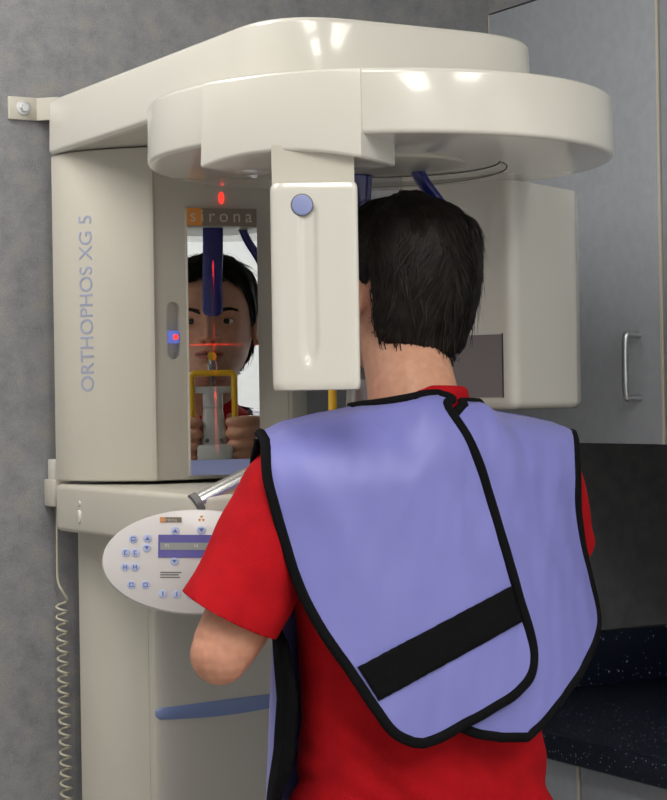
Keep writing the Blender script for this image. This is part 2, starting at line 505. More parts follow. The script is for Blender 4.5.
# mirror set in a slightly turned wedge in the column front
MA = radians(11.6)
MX = Vector((cos(MA), -sin(MA), 0)); MN = Vector((-sin(MA), -cos(MA), 0))
MC = at_plane(222.5, 330, (0, -.2235, 0), (0, 1, 0)); MC.z = 0
mu0 = (at_plane(188.5, 330, MC, MN)-MC).dot(MX); mu1 = (at_plane(258, 330, MC, MN)-MC).dot(MX)
mt, mm_, mb, ms = 1.7375, 1.7105, 1.3575, 1.3345
def mpt(u, d, z): p = MC + MX*u + MN*d; return Vector((p.x, p.y, z))
def mbox(name, u0, u1, z0, z1, d0, d1, m, parent):
    v = [mpt(u, d, z) for d in (d0, d1) for (u, z) in ((u0, z0), (u1, z0), (u1, z1), (u0, z1))]
    o = pyd(name, v, [(3, 2, 1, 0), (4, 5, 6, 7), (0, 1, 5, 4), (1, 2, 6, 5), (2, 3, 7, 6), (3, 0, 4, 7)], m); reparent(o, parent); return o
wp = [mpt(mu0-.0015, -.0006, 0), mpt(mu1+.002, -.0006, 0)]
mp = prism('mirror_frame', [(wp[0].x, wp[0].y), (wp[1].x, wp[1].y), (wp[1].x, FY+.002), (wp[0].x, FY+.002)], ms-.001, mt+.001, M['shell2'], XM)
mbox('mirror', mu0, mu1, mb, mm_, -.0005, .0018, M['mirror'], mp)
mw = mu0 + (mu1-mu0)*.215
mbox('header_strip', mw, mu1, mm_+.0003, mt, -.0005, .0022, M['brown'], mp)
mbox('header_square', mu0, mw, mm_+.0003, mt, -.0005, .0023, M['orange'], mp)
text('lettering', 'sirona', .0268, mpt(mu0+.004, .0025, mm_+.0065), MX, (0, 0, 1), M['pale_print'], mp, depth=.0003, space=1.47)
mbox('sill', mu0, mu1-.001, ms, mb-.0005, -.0005, .008, M['lav_plastic'], mp)
# laser window above the mirror
ld_ = at_plane(221, 198, **FP)
led = disc('laser_window', (ld_.x, FY+.0005, ld_.z), (0, -1, 0), .0040, .004, M['red_led'], XM, 16, ry=.009)

# lower fixed column and its front cover
ll = [(.006, -.052), (.008, -.088), (.018, -.124), (.040, -.160), (.063, -.182)]
lls = [(p.x, p.y) for p in smooth_path([(a, b, 0) for a, b in ll], 6)]
prism('lower_column', lls + [(2*AX-x, y) for x, y in reversed(lls)], .0, 1.2505, M['shell2'], XM, .002)
def fcY(x):
    return -.197 - .016*sqrt(max(0, 1-((x-AX)/.1195)**2))
fx = [AX-.1195+.239*(.5-.5*cos(pi*k/40)) for k in range(41)]
fc = prism('front_cover', [(x, fcY(x)) for x in fx] + [(AX+.1195, -.1825), (AX-.1195, -.1825)], .03, 1.2505, M['shell2'], XM, .002)
# blue crescent inlay on the front cover
zst = .979
vs, fs = [], []
N = 40
for i in range(N+1):
    x = AX-.1185 + .237*i/N
    t = i/N
    h = .0085 + .0035*sin(pi*t)
    hh = h*min(1, sqrt(max(0, 1-(1-min(1, t/.03))**2)) + .45)
    zc = zst + .012*t*t*.4
    y = fcY(x)
    vs += [(x, y-.0012, zc-hh), (x, y-.0030, zc-hh*.5), (x, y-.0030, zc+hh*.5), (x, y-.0012, zc+hh), (x, y+.003, zc+hh), (x, y+.003, zc-hh)]
for i in range(N):
    for j in range(6):
        fs.append((i*6+j, i*6+(j+1) % 6, (i+1)*6+(j+1) % 6, (i+1)*6+j))
fs.append((5, 4, 3, 2, 1, 0)); fs.append(tuple(N*6+j for j in range(6)))
cr = pyd('inlay_stripe', vs, fs, M['stripe_blue'], None, True); autosmooth(cr.data, 50); reparent(cr, fc)
box('foot_plate', (-.03, -.25, 0), (.40, -.03, .03), M['dark_grey'], XM, .004)

def draft(o, z0, z1, amt, c):
    for q in o.data.vertices:
        t = max(0, (q.co.z-z0)/(z1-z0)); d = Vector((q.co.x-c[0], q.co.y-c[1]))
        if d.length > .05: d = d*(1 - amt*t/d.length); q.co.x, q.co.y = c[0]+d.x, c[1]+d.y
# overhead support arm
armpoly = round_poly([(-.035, -.052), (-.035, -.80), (.405, -.80), (.405, -.30), (.395, -.052)], [.012, .11, .16, .2, .02], 14)
arm = prism('support_arm', armpoly, ARM0, ARM1, M['shell'], XM, .007, seg=5)
draft(arm, ARM0, ARM1, .0025, (.18, -.45))
# wall bracket with bolt
p0 = at_plane(8, 96, (0, -.004, 0), (0, 1, 0)); p1 = at_plane(38, 121, (0, -.004, 0), (0, 1, 0))
wb = box('wall_bracket', (p0.x, -.006, p1.z), (p1.x, -.0005, p0.z), M['shell2'], XM, .0015)
fl = prism('bracket_flange', [(p1.x-.003, -.0055), (p1.x+.022, -.030), (p1.x+.10, -.030), (p1.x+.10, -.0255), (p1.x+.024, -.0255), (p1.x+.002, -.0035)], p1.z+.0005, p0.z-.0005, M['shell2'], None); reparent(fl, wb)
bc = at_plane(23.5, 108, (0, -.006, 0), (0, 1, 0))
reparent(disc('washer', bc, (0, -1, 0), .0115, .002, M['zinc']), wb)
bo = disc('bolt_head', bc+Vector((0, -.002, 0)), (0, -1, 0), 0.0062, .006, M['zinc'], None, 6, bevel=False); reparent(bo, wb)

# rotor: round disc under the arm, with a deeper block at one side
def arc(c, r, a0, a1, n):
    return [(c[0]+r*cos(radians(a0+(a1-a0)*k/n)), c[1]+r*sin(radians(a0+(a1-a0)*k/n))) for k in range(n+1)]
ringpoly = arc(RC, RR, 0, 360, 120)[:-1]
rotor = prism('rotor', ringpoly, 1.750, ARM0-.0015, M['shell'], XM, .006, seg=5)
draft(rotor, 1.75, ARM0, .0012, RC)
# the block (carries the detector housing)
bl = arc(RC, RR+.008, 195, 234.5, 30)
inner = at_plane(395, 167, (0, 0, 1.722), (0, 0, 1))
blpoly = bl + [(inner.x, inner.y), (inner.x+.01, inner.y+.12), (-.02, -.70)]
blk = prism('rotor_block', blpoly, 1.722, ARM0-.002, M['shell'], None, .004); 
for vv in blk.data.vertices:
    if vv.co.z < 1.74:
        an = math.degrees(math.atan2(vv.co.y-RC.y, vv.co.x-RC.x)) % 360
        vv.co.z += .012*max(0, 1-((an-214.)/20.)**2)
draft(blk, 1.722, ARM0, .006, RC)
reparent(blk, rotor)
# seam lines and hub on the underside
def ring_strip(name, c, r, a0, a1, z, w, m, parent, n=60):
    v, f = [], []
    for k in range(n+1):
        a = radians(a0+(a1-a0)*k/n)
        for (rr, zz) in ((r-w, z), (r, z-w*.8), (r+w, z)):
            v.append((c[0]+rr*cos(a), c[1]+rr*sin(a), zz))
    for k in range(n):
        for j in range(2): f.append((k*3+j, k*3+j+1, k*3+j+4, k*3+j+3))
    o = pyd(name, v, f, m); reparent(o, parent); return o
ring_strip('seam', (.18, -.70), .145, -35, 215, 1.7499, .0012, M['seam'], rotor)
ring_strip('seam', (.18, -.62), .20, -50, 60, 1.7499, .0010, M['seam'], rotor)
disc('hub', (.18, -.70, 1.7505), (0, 0, -1), .10, .006, M['shell2'], None, 64)
hub = bpy.data.objects['hub']; reparent(hub, rotor)

# detector housing hanging from the block, groove and round knob on its outer face
BN = Vector((-.50, -.866, 0)); BR = Vector((.866, -.50, 0))      # outward, and to the right seen from outside
BC = Vector((-.0465, -.9025, 0))
bw, bt = .0505, .085
def det_ring(z, shrink=0., ):
    pts = []; w = bw - shrink; 
    rc = .016
    # front, left to right
    nf = 60
    for k in range(nf+1):
        u = -w + 2*w*k/nf
        # rounded left and right corners
        dl = max(0, rc - (u+w)) ; dr = max(0, .006-(w-u))
        d = shrink
        if dl: d += rc - sqrt(max(0, rc*rc-dl*dl))
        if dr: d += .006 - sqrt(max(0, .006**2-dr*dr))
        # the groove
        gu = (u + .0065)/.0125
        gz = 0
        g0, g1 = 1.490, 1.660
        if z < g0+.02: gz = (g0+.02-z)/.03
        if z > g1: gz = (z-g1)/.0125
        q = sqrt(gu*gu+max(0, gz)**2)
        d += .0042*(1-sstep(.4, 1.0, q))
        pts.append(BC + BR*u - BN*d)
    for u, t in ((w, .3), (w, .6), (w-.004, .96), (0, 1.0), (-w+.004, .96), (-w, .6), (-w, .3)):
        pts.append(BC + BR*u - BN*(bt*t - (shrink if t > .9 else 0)))
    return [Vector((p.x, p.y, z)) for p in pts]
zs = [(1.4560, .004), (1.4565, .0018), (1.459, .0004)] + [(1.46+.0045*i, 0) for i in range(1, 51)] + [(1.6905, .0004), (1.694, .002), (1.695, .005)]
v, f = loft([det_ring(z, s) for z, s in zs])
det = pyd('detector_housing', v, f, M['shell'], None, True); autosmooth(det.data, 40); reparent(det, rotor)
kc = at_plane(302, 205, BC, BN)
reparent(disc('knob', kc - BN*.001, BN, .0118, .003, M['lav_plastic'], None, 32, up=(0, 0, 1)), rotor)
reparent(disc('knob_ring', kc - BN*.002, BN, .0132, .0028, M['dark_grey'], None, 32), rotor)
# neck between block and housing
nk = [BC + BR*u - BN*t for u, t in ((-.0485, .022), (.047, .012), (.047, .084), (-.0485, .084))]
neck = prism('housing_neck', [(p.x, p.y) for p in nk], 1.690, 1.7405, M['shell2']); reparent(neck, rotor)

# tube housing on the far side of the rotor
TN = Vector((-.86, -.51, 0)).normalized(); TR = Vector((-TN.y, TN.x, 0)); TR = TR if TR.x*.866 - TR.y*.5 > 0 else -TR
TF = at_plane(507, 330, (.42, -.60, 0), (.5, .866, 0))            # front right vertical corner of the box
TFc = Vector((TF.x, TF.y, 0))
tpoly = [TFc + TR*.012, TFc - TR*.17, TFc - TR*.17 - TN*.17, TFc + TR*.010 - TN*.255, TFc + TR*.028 - TN*.19]
tpoly = [(p.x, p.y) for p in tpoly]
tp = round_poly(tpoly, [.022, .02, .02, .02, .04], 8)
th = prism('tube_housing', tp, 1.4265, 1.7502, M['shell'], None, .012, bev_top=False, seg=5, angle=50); reparent(th, rotor)
w0 = at_plane(450, 336, TF, TN); w1 = at_plane(503, 397, TF, TN)
wc = [TFc - TR*a for a in (.006, .13)]
wz0, wz1 = w1.z, w0.z
q = TFc - TR*(TF-w1).dot(TR) if False else None
ua = (w1-TF).dot(TR); ub = ua-.125
def tpt(u, d, z): p = TFc + TR*u + TN*d; return (p.x, p.y, z)
v = [tpt(u, d, z) for d in (.0012, -.002) for (u, z) in ((ua, wz0), (ub, wz0), (ub, wz1), (ua, wz1))]
wobj = pyd('collimator_window', v, [(0, 1, 2, 3), (7, 6, 5, 4), (0, 4, 5, 1), (1, 5, 6, 2), (2, 6, 7, 3), (3, 7, 4, 0)], M['window']); reparent(wobj, rotor)
v = [tpt(u, d, z) for d in (.0016, -.002) for (u, z) in ((ua+.0016, wz0-.001), (ua, wz0-.001), (ua, wz1+.0015), (ua+.0016, wz1+.0015))]
wobj = pyd('window_edge', v, [(0, 1, 2, 3), (7, 6, 5, 4), (0, 4, 5, 1), (1, 5, 6, 2), (2, 6, 7, 3), (3, 7, 4, 0)], M['seam']); reparent(wobj, rotor)

# temple supports and forehead support hanging from the hub
HX, HYY, HZ = .184, -.718, 1.599        # head centre
for s in (1, -1):
    pth = smooth_path([(HX+s*.055, -.675, 1.747), (HX+s*.066, -.682, 1.725), (HX+s*.088, -.692, 1.690), (HX+s*.097, -.698, 1.655), (HX+s*.099, -.698, 1.62)], 6)
    tb = []
    for i, (p, t, a, b) in enumerate(frames(pth)):
        ex = Vector((1, 0, 0)); ex = (ex - t*ex.dot(t)).normalized(); ey = t.cross(ex)
        tb.append([p + ex*cos(2*pi*k/12)*.0075 + ey*sin(2*pi*k/12)*.0115 for k in range(12)])
    v, f = loft(tb)
    o = pyd('temple_support', v, f, M['navy'], None, True); reparent(o, XM)
fsx, fsy = .182, -.614
pth = smooth_path([(fsx+.003, fsy-.01, 1.747), (fsx+.002, fsy-.004, 1.70), (fsx, fsy, 1.65), (fsx, fsy, 1.615), (fsx, fsy-.001, 1.592)], 6)
tb = []
for i, (p, t, a, b) in enumerate(frames(pth)):
    ex, ey = Vector((1, 0, 0)), Vector((0, 1, 0))
    k_ = 1 if i < len(pth)-4 else (1, .93, .75, .4)[i-len(pth)+4]
    tb.append([p + ex*cos(2*pi*k/16)*.0175*k_ + ey*sin(2*pi*k/16)*.006 for k in range(16)])
v, f = loft(tb)
fo = pyd('forehead_support', v, f, M['navy'], None, True); reparent(fo, XM)

# lower arm with handle tube
lowpoly = round_poly([(-.037, -.06), (-.037, -.555), (.02, -.575), (.30, -.565), (.395, -.06)], [.02, .03, .05, .05, .02], 10)
low = prism('lower_arm', lowpoly, 1.251, 1.3225, M['shell2'], XM, .008, seg=5, bev_bot=True)
ys = -.145
reparent(disc('rivet', (-.0370, ys-.02, 1.297), (-1, 0, 0), .004, .0015, M['shell'], None, 16), low)
reparent(disc('rivet', (-.0370, ys-.02, 1.277), (-1, 0, 0), .006, .003, M['shell'], None, 16, ry=.010), low)
ht = tube('handle_tube', [(-.028, -.545, 1.310), (.115, -.565, 1.376)], .0142, M['chrome'], XM, 24)
hc = tube('tube_collar', [(-.032, -.5445, 1.308), (-.024, -.5456, 1.3118)], 0.0160, M['dark_grey'], None, 24); reparent(hc, ht)

# bite block: yellow U frame, grey body, mouth piece
BBX, BBY = .180, -.612
DYB = -.012
bp_ = box('bite_post', (BBX-.03, -.585, 1.32), (BBX+.03, -.565, 1.372), M['grey_metal'], XM, .006)
bb = []
for (z, w, d, y) in ((1.366, .019, .012, -.592), (1.375, .025, .015, -.596), (1.404, .021, .014, -.602), (1.434, .0165, .012, -.606), (1.435, .0175, .013, -.606), (1.459, .0175, .013, -.608), (1.4605, .038, .012, -.608), (1.470, .038, .012, -.608), (1.472, .030, .010, -.608)):
    bb.append([(BBX+w*math.copysign(abs(cos(2*pi*k/24))**.6, cos(2*pi*k/24)), DYB+y+d*math.copysign(abs(sin(2*pi*k/24))**.6, sin(2*pi*k/24)), z) for k in range(24)])
v, f = loft(bb); o = pyd('bite_body', v, f, M['grey_metal'], None, True); autosmooth(o.data, 35); reparent(o, XM)
for s in (-1, 1):
    reparent(disc('screw', (BBX+s*.012, DYB-.582, 1.379), (0, 1, 0), .0035, .002, M['dark_grey'], None, 12), o)
yp = round_poly([(BBX-.037, 1.332), (BBX-.037, 1.494), (BBX+.037, 1.494), (BBX+.037, 1.332)], [0, .008, .008, 0], 6)
tube('bite_frame', [(x, DYB-.598, z) for x, z in yp], .0055, M['yellow'], XM, 12)
box('frame_foot', (BBX-.046, DYB-.612, 1.30), (BBX+.046, -.540, 1.334), M['grey_metal'], XM, .004)
tube('bite_rod', smooth_path([(BBX, DYB-.606, 1.470), (BBX, DYB-.605, 1.492), (BBX, DYB-.612, 1.520)], 5), .0036, M['dark_grey'], XM)
tube('bite_tip', [(BBX, DYB-.604, 1.488), (BBX, DYB-.606, 1.508), (BBX, DYB-.612, 1.520)], [.009, .008, .006], M['clear'], XM, 12)
tube('bite_tip_pad', [(BBX, DYB-.602, 1.5225), (BBX, DYB-.632, 1.5265)], .0075, M['yellow'], XM, 12)

# control panel
PC = at_plane(197, 561.5, (-.040, -.588, 1.245), (.5, .866, 0))
PN = Vector((-.42, -.90, .16)).normalized()
PE1 = Vector((0, 0, 1)).cross(PN).normalized(); PE2 = PN.cross(PE1)
PE1r = (PE1*cos(radians(-1.5)) + PE2*sin(radians(-1.5))); PE2r = PN.cross(PE1r); PE1, PE2 = PE1r, PE2r
pw = abs((at_plane(101.5, 566, PC, PN)-PC).dot(PE1)); ph = abs((at_plane(197, 509, PC, PN)-PC).dot(PE2))
rings = []
for (k, h) in ((.90, -.022), (.985, -.016), (1.0, -.009), (.995, -.004), (.975, -.0005), (.955, 0)):
    off = (1-k)*.06
    rings.append([PC + PN*h + PE1*cos(2*pi*i/96)*(pw-off) + PE2*sin(2*pi*i/96)*(ph-off) for i in range(96)])
v, f = loft(rings)
cp = pyd('control_panel', v, f, M['panel_white'], None, True); autosmooth(cp.data, 40); reparent(cp, XM)
def pp(x, y):           # pixel of the photograph -> point on the panel face
    q = at_plane(x, y, PC, PN) - PC
    return q.dot(PE1), q.dot(PE2)
def prect(name, u0, v0, u1, v1, h, m, parent):
    P = lambda u, w, hh: PC + PE1*u + PE2*w + PN*hh
    v = [P(u, w, hh) for hh in (-.001, h) for (u, w) in ((u0, v0), (u1, v0), (u1, v1), (u0, v1))]
    o = pyd(name, v, [(3, 2, 1, 0), (4, 5, 6, 7), (0, 1, 5, 4), (1, 2, 6, 5), (2, 3, 7, 6), (3, 0, 4, 7)], m); reparent(o, parent); return o
def crop(x, y): return 90 + x/5.13, 500 + y/5.13
glyph_sets = {'o': [(-.5, -.5, .5, -.3), (-.5, .3, .5, .5), (-.5, -.3, -.3, .3), (.3, -.3, .5, .3)], 'l': [(-.1, -.5, .15, .5)], 'u': [(-.5, -.4, .5, -.1), (-.25, -.1, .25, .15), (-.1, .15, .1, .4)], 'd': [(-.5, .1, .5, .4), (-.25, -.15, .25, .1), (-.1, -.4, .1, -.15)], 'c': [(-.4, -.5, .3, -.3), (-.4, .3, .3, .5), (-.4, -.3, -.15, .3)], 'h': [(-.45, -.45, -.2, .45), (.2, -.45, .45, .45), (-.2, -.1, .2, .1)]}
for (x, y, g) in ((222, 200, 'o'), (295, 197, 'u'), (291, 246, 'd'), (183, 270, 'c'), (233, 270, 'c'), (180, 344, 'h'), (231, 344, 'h'), (212, 435, 'o'), (285, 435, 'o'), (373, 482, 'l'), (445, 484, 'l'), (515, 487, 'l'), (437, 158, 'u'), (433, 315, 'd'), (571, 155, 'd'), (590, 487, 'l')):
    u, w = pp(*crop(x, y))
    b = disc('button', PC + PE1*u + PE2*w - PN*.0005, PN, .0056, .0016, M['button'], None, 20, up=PE2); reparent(b, cp)
    # raised symbols
    gv, gf = [], []
    for (a0, b0, a1, b1) in glyph_sets[g]:
        n0 = len(gv); s_ = .0056
        gv += [PC + PE1*(u+a*s_) + PE2*(w+b_*s_) + PN*.00135 for a, b_ in ((a0, b0), (a1, b0), (a1, b1), (a0, b1))]
        gf.append((n0, n0+1, n0+2, n0+3))
    reparent(pyd('button_symbol', gv, gf, M['glyph']), cp)
u0, v0 = pp(*crop(349, 295)); v1 = pp(*crop(349, 178))[1]; u1 = u0 + (pp(*crop(640, 240))[0]-u0)
prect('display', u0, v0, u1, v1, .0012, M['disp_purple'], cp)
la, lb = pp(*crop(360, 256)), pp(*crop(360, 219))
prect('display_screen', la[0], la[1], u1-.003, lb[1], .0016, M['lcd'], cp)
q0 = pp(*crop(385, 243)); text('display_lettering', 'P1', .0062, PC+PE1*q0[0]+PE2*q0[1]+PN*.0017, PE1, PE2, M['panel_white'], cp, depth=.0001)
q0 = pp(*crop(530, 243)); text('display_lettering', '16', .0062, PC+PE1*q0[0]+PE2*q0[1]+PN*.0017, PE1, PE2, M['panel_white'], cp, depth=.0001)
a = pp(*crop(358, 115)); b = pp(*crop(384, 88)); c = pp(*crop(470, 115))
prect('logo_square', a[0], a[1], b[0], b[1], .0006, M['orange'], cp)
prect('logo_strip', b[0], c[1], c[0], b[1], .0006, M['brown'], cp)
text('logo_lettering', 'sirona', .0068, PC+PE1*(a[0]+.001)+PE2*(a[1]+.0013)+PN*.0007, PE1, PE2, M['pale_print'], cp, depth=.0001, space=1.25)
# radiation trefoil
tu, tw = pp(*crop(572, 97))
tv, tf = [], []
for k in range(3):
    a0 = radians(60+120*k); n0 = len(tv)
    for j in range(7):
        a = a0 + radians(60)*j/6
        for r in (.0012, .0042): tv.append(PC + PE1*(tu+r*cos(a)) + PE2*(tw+r*sin(a)) + PN*.0004)
    for j in range(6): tf.append((n0+2*j, n0+2*j+1, n0+2*j+3, n0+2*j+2))
reparent(pyd('radiation_symbol', tv, tf, M['orange']), cp)
for (yy, x1) in ((372, 470), (384, 455), (397, 462)):
    a = pp(*crop(360, yy+3)); b = pp(*crop(x1, yy-3))
    prect('notice_line', a[0], a[1], b[0], b[1], .0003, M['dark_grey'], cp)
# bracket that carries the panel
reparent(tube('panel_bracket', [PC - PN*.015 + PE1*.03, (.02, -.55, 1.275)], .012, M['shell2'], None, 16), cp)

# exposure switch on its coiled cord
sw_ = empty('exposure_switch', (-.03, -.02, 1.25), 'cream hand switch on a coiled cord beside the column', 'switch')
a = at_plane(47.5, 459, (0, -.02, 0), (0, 1, 0)); b = at_plane(58, 506, (0, -.02, 0), (0, 1, 0))
box('switch_holder', (a.x, -.045, b.z), (b.x+.012, -.001, b.z+.042), M['shell2'], sw_, .003)
box('switch_grip', (a.x+.004, -.038, b.z+.03), (b.x+.004, -.006, a.z), M['shell'], sw_, .004)
cx_ = at_plane(57.5, 560, (0, -.02, 0), (0, 1, 0)).x
zt = at_plane(57, 508, (0, -.02, 0), (0, 1, 0)).z + .004
z1_ = at_plane(57, 585, (0, -.02, 0), (0, 1, 0)).z; z2_ = at_plane(62, 602, (0, -.02, 0), (0, 1, 0)).z
pth = smooth_path([(cx_, -.022, zt), (cx_-.001, -.022, (zt+z1_)/2), (cx_-.001, -.022, z1_+.01), (cx_+.003, -.03, z1_-.008), (cx_+.013, -.030, z2_+.004)], 6)
turns = 46; cc = cx_+.005; cr_ = .0085; pit = .0162
coil = []
for k in range(turns*12+1):
    a = 2*pi*k/12
    z = z2_ - pit*k/12
    coil.append(Vector((cc + .004*sin((z2_-z)*3) + cr_*cos(a), -.022 + cr_*sin(a), z)))
tube('coiled_cord', pth[:-1] + coil, .0019, M['cord'], sw_, 7)

# ------------------------------------------------------------------ positioning lasers (line lights)
def laser(name, loc, target, axis, width, power, half_angle):
    ld = bpy.data.lights.new(name, 'SPOT'); ld.energy = power; ld.color = (1, .04, .03)
    ld.spot_size = radians(half_angle*2); ld.spot_blend = .1; ld.shadow_soft_size = 0
    ld.use_nodes = True; nt = ld.node_tree
    em = nt.nodes.get('Emission')
    tc = nt.nodes.new('ShaderNodeTexCoord'); sp = nt.nodes.new('ShaderNodeSeparateXYZ')
    nt.links.new(tc.outputs['Normal'], sp.inputs[0])
    dv = nt.nodes.new('ShaderNodeMath'); dv.operation = 'DIVIDE'
    nt.links.new(sp.outputs[0 if axis == 'V' else 1], dv.inputs[0]); nt.links.new(sp.outputs[2], dv.inputs[1])
    ab_ = nt.nodes.new('ShaderNodeMath'); ab_.operation = 'ABSOLUTE'; nt.links.new(dv.outputs[0], ab_.inputs[0])
    lt = nt.nodes.new('ShaderNodeMath'); lt.operation = 'LESS_THAN'; lt.inputs[1].default_value = width
    nt.links.new(ab_.outputs[0], lt.inputs[0]); nt.links.new(lt.outputs[0], em.inputs['Strength'])
    o = bpy.data.objects.new(name, ld); COL.objects.link(o)
    d = (Vector(target)-Vector(loc)).normalized()
    o.rotation_euler = d.to_track_quat('-Z', 'Y').to_euler(); o.location = loc
    return o
lv = laser('laser_light', (ld_.x, FY-.010, ld_.z), (HX, HYY+.1, HZ-.07), 'V', .0035, 6., 20); reparent(lv, XM)
lh = laser('laser_light', (sx, FY-.006, lz), (HX, HYY+.1, 1.544), 'H', .0032, 11., 9); reparent(lh, XM)
#PERSON
# ------------------------------------------------------------------ the person
HC = Vector((HX, HYY, HZ))
HEADTAB = [  # z, half width, front y, back y
    (-.118, .014, .062, -.076), (-.112, .032, .074, -.076), (-.104, .045, .080, -.077), (-.092, .0555, .083, -.078), (-.072, .064, .086, -.081),
    (-.048, .070, .088, -.087), (-.018, .075, .087, -.094), (.0, .077, .0905, -.097), (.022, .078, .091, -.099), (.042, .0765, .088, -.098),
    (.061, .071, .079, -.092), (.078, .060, .064, -.078), (.091, .044, .044, -.058), (.099, .026, .022, -.036), (.1035, .004, .0, -.010)]
HTOP = .1035; HYAW = radians(6)
ROTM = Matrix.Translation(HC) @ Matrix.Rotation(HYAW, 4, 'Z') @ Matrix.Translation(-HC)
def g(x, s): return exp(-(x/s)**2)
def head_pt(z, th):
    """th: 0 = front (+y), pi/2 = +x"""
    w, fy, by = lerp_tab(HEADTAB, z)
    yc = fy*.30+by*.70 if z > -.03 else fy*(.30+.12*sstep(-.03, -.1, z)) + by*(.70-.12*sstep(-.03, -.1, z))
    s, c = sin(th), cos(th)
    jaw = sstep(.0, -.09, z)
    if c >= 0:
        e = 1.0 - .06*jaw
        y = yc + (fy-yc)*abs(c)**(.86 + .25*jaw)
        x = w*math.copysign(abs(s)**e, s)
    else:
        y = yc + (by-yc)*abs(c); wb = max(w, .053) if z < -.03 else w; x = (w + (wb-w)*sstep(.0, .6, -c))*s
    if c > 0:
        ax = abs(x); d = 0
        k = max(0., min(1., (.004-z)/.047))            # nose ridge
        if -.052 < z < .02:
            amp = .008*(1-k) + .029*k if z > -.043 else .029*max(0, 1-((-.043-z)/.008)**2)
            if z > .004: amp = .008*(1-(z-.004)/.016)
            sg = .0060*(1-k) + .0092*k
            d += amp*g(ax, sg)
        d += .0105*g(ax-.0140, .0055)*g(z+.0440, .0060)
        d -= .0080*g(ax-.0075, .0040)*g(z+.0510, .0030)
        d -= .0030*g(ax-.022, .006)*g(z+.046, .009)
        d -= .012*g(ax-.031, .015)*g(z+.0135, .0105)
        d -= .004*g(ax-.014, .006)*g(z+.010, .010)
        d += .0045*g(z-.006, .008)*g(ax-.027, .022)
        d += .0040*g(ax-.043, .017)*g(z+.036, .015)
        d -= .0025*g(ax-.033, .012)*g(z+.070, .018)
        d += .0050*g(ax, .017)*g(z+.0655, .0045)*(1-.25*g(ax, .003))
        d += .0058*g(ax, .0155)*g(z+.0785, .0050)
        d -= .0045*g(ax, .021)*g(z+.0718, .0018)
        d -= .0030*g(ax, .014)*g(z+.0880, .0045)
        d += .0060*g(ax, .017)*g(z+.1030, .011)
        y += d
    return Vector((x, y, z))

hv, hf = [], []
NZ, NT = 190, 176
for i in range(NZ+1):
    z = -.118 + (HTOP+.118)*i/NZ
    for j in range(NT): hv.append(head_pt(z, 2*pi*j/NT) + HC)
for i in range(NZ):
    for j in range(NT):
        a, b = i*NT+j, i*NT+(j+1) % NT
        hf.append((a, b, b+NT, a+NT))
hf.append(tuple(range(NT-1, -1, -1))); hf.append(tuple(range(NZ*NT, (NZ+1)*NT)))

def add_geo(V, Fc, v, f):
    o = len(V); V += [tuple(p) for p in v]; Fc += [tuple(o+i for i in q) for q in f]

def limb(path, rad, n=20, dens=6):
    P = smooth_path(path, dens); R = [r[0] for r in smooth_path([(r, 0, 0) for r in rad], dens)]
    v, f = tube_geo(P, R, n)
    # round end caps
    sv, sf = ball(P[0], R[0]*.98); o = len(v); v = list(v)+sv; f = list(f)+[tuple(o+i for i in q) for q in sf]
    sv, sf = ball(P[-1], R[-1]*.98); o = len(v); v += sv; f += [tuple(o+i for i in q) for q in sf]
    return v, f

def ball(c, r, n=12, m=8, sc=(1, 1, 1)):
    v, f = [], []
    c = Vector(c)
    for i in range(1, m):
        a = pi*i/m
        for j in range(n): v.append(c + Vector((sc[0]*r*sin(a)*cos(2*pi*j/n), sc[1]*r*sin(a)*sin(2*pi*j/n), sc[2]*r*cos(a))))
    for i in range(m-2):
        for j in range(n): f.append((i*n+j, (i+1)*n+j, (i+1)*n+(j+1) % n, i*n+(j+1) % n))
    t = len(v); v += [c+Vector((0, 0, r*sc[2])), c-Vector((0, 0, r*sc[2]))]
    for j in range(n):
        f.append((t, j, (j+1) % n)); f.append((t+1, (m-2)*n+(j+1) % n, (m-2)*n+j))
    return v, f

BV, BF = [], []
add_geo(BV, BF, hv, hf)
# ears
for s in (-1, 1):
    c = HC + Vector((s*.0765, -.012, -.022))
    rim = []
    for k in range(15):
        a = radians(-110 + 250*k/14)
        rim.append(c + Vector((s*(.006+.006*sin(max(0, a))), -.016*cos(a)*1.0, .029*sin(a))) + Vector((0, .004, 0)))
    add_geo(BV, BF, *limb(rim, [.0042]*15, 10, 2))
    add_geo(BV, BF, *ball(c+Vector((s*.0005, -.002, 0)), .0225, 14, 10, (.30, .62, 1.05)))
    add_geo(BV, BF, *ball(c+Vector((s*.002, .006, -.026)), .0075, 12, 8, (.6, .9, 1.1)))
BV = [tuple(ROTM @ Vector(p)) for p in BV]
# neck, trunk
add_geo(BV, BF, *limb([HC+Vector((0, -.012, -.02)), HC+Vector((-.008, -.020, -.085)), (.168, -.768, 1.455), (.166, -.782, 1.40), (.168, -.782, 1.36)], [.055, .0545, .057, .064, .08], 28))
CXB, CYB = .172, -.768
DT = .017; YS = -.785; NKX, NKY = .166, -.779
def ring_se(cx, cy, a, b, z, n=48, e=.85):
    return [(cx+a*math.copysign(abs(cos(2*pi*k/n))**e, cos(2*pi*k/n)), cy+b*math.copysign(abs(sin(2*pi*k/n))**e, sin(2*pi*k/n)), z) for k in range(n)]
TORSO = [(.86, .160, .106, -.785), (.95, .160, .108, -.785), (1.05, .158, .102, -.793), (1.15, .166, .101, -.803), (1.24, .178, .101, -.808), (1.31, .185, .098, -.808),
         (1.355, .178, .087, -.804), (1.385, .150, .078, -.803), (1.41, .105, .066, -.803), (1.43, .066, .056, -.800)]
TORSO = [(z, a, b, c+DT) for z, a, b, c in TORSO]
v, f = loft([ring_se(CXB, t[3], t[1]-.016, t[2]-.012, t[0]-.006) for t in TORSO]); add_geo(BV, BF, v, f)
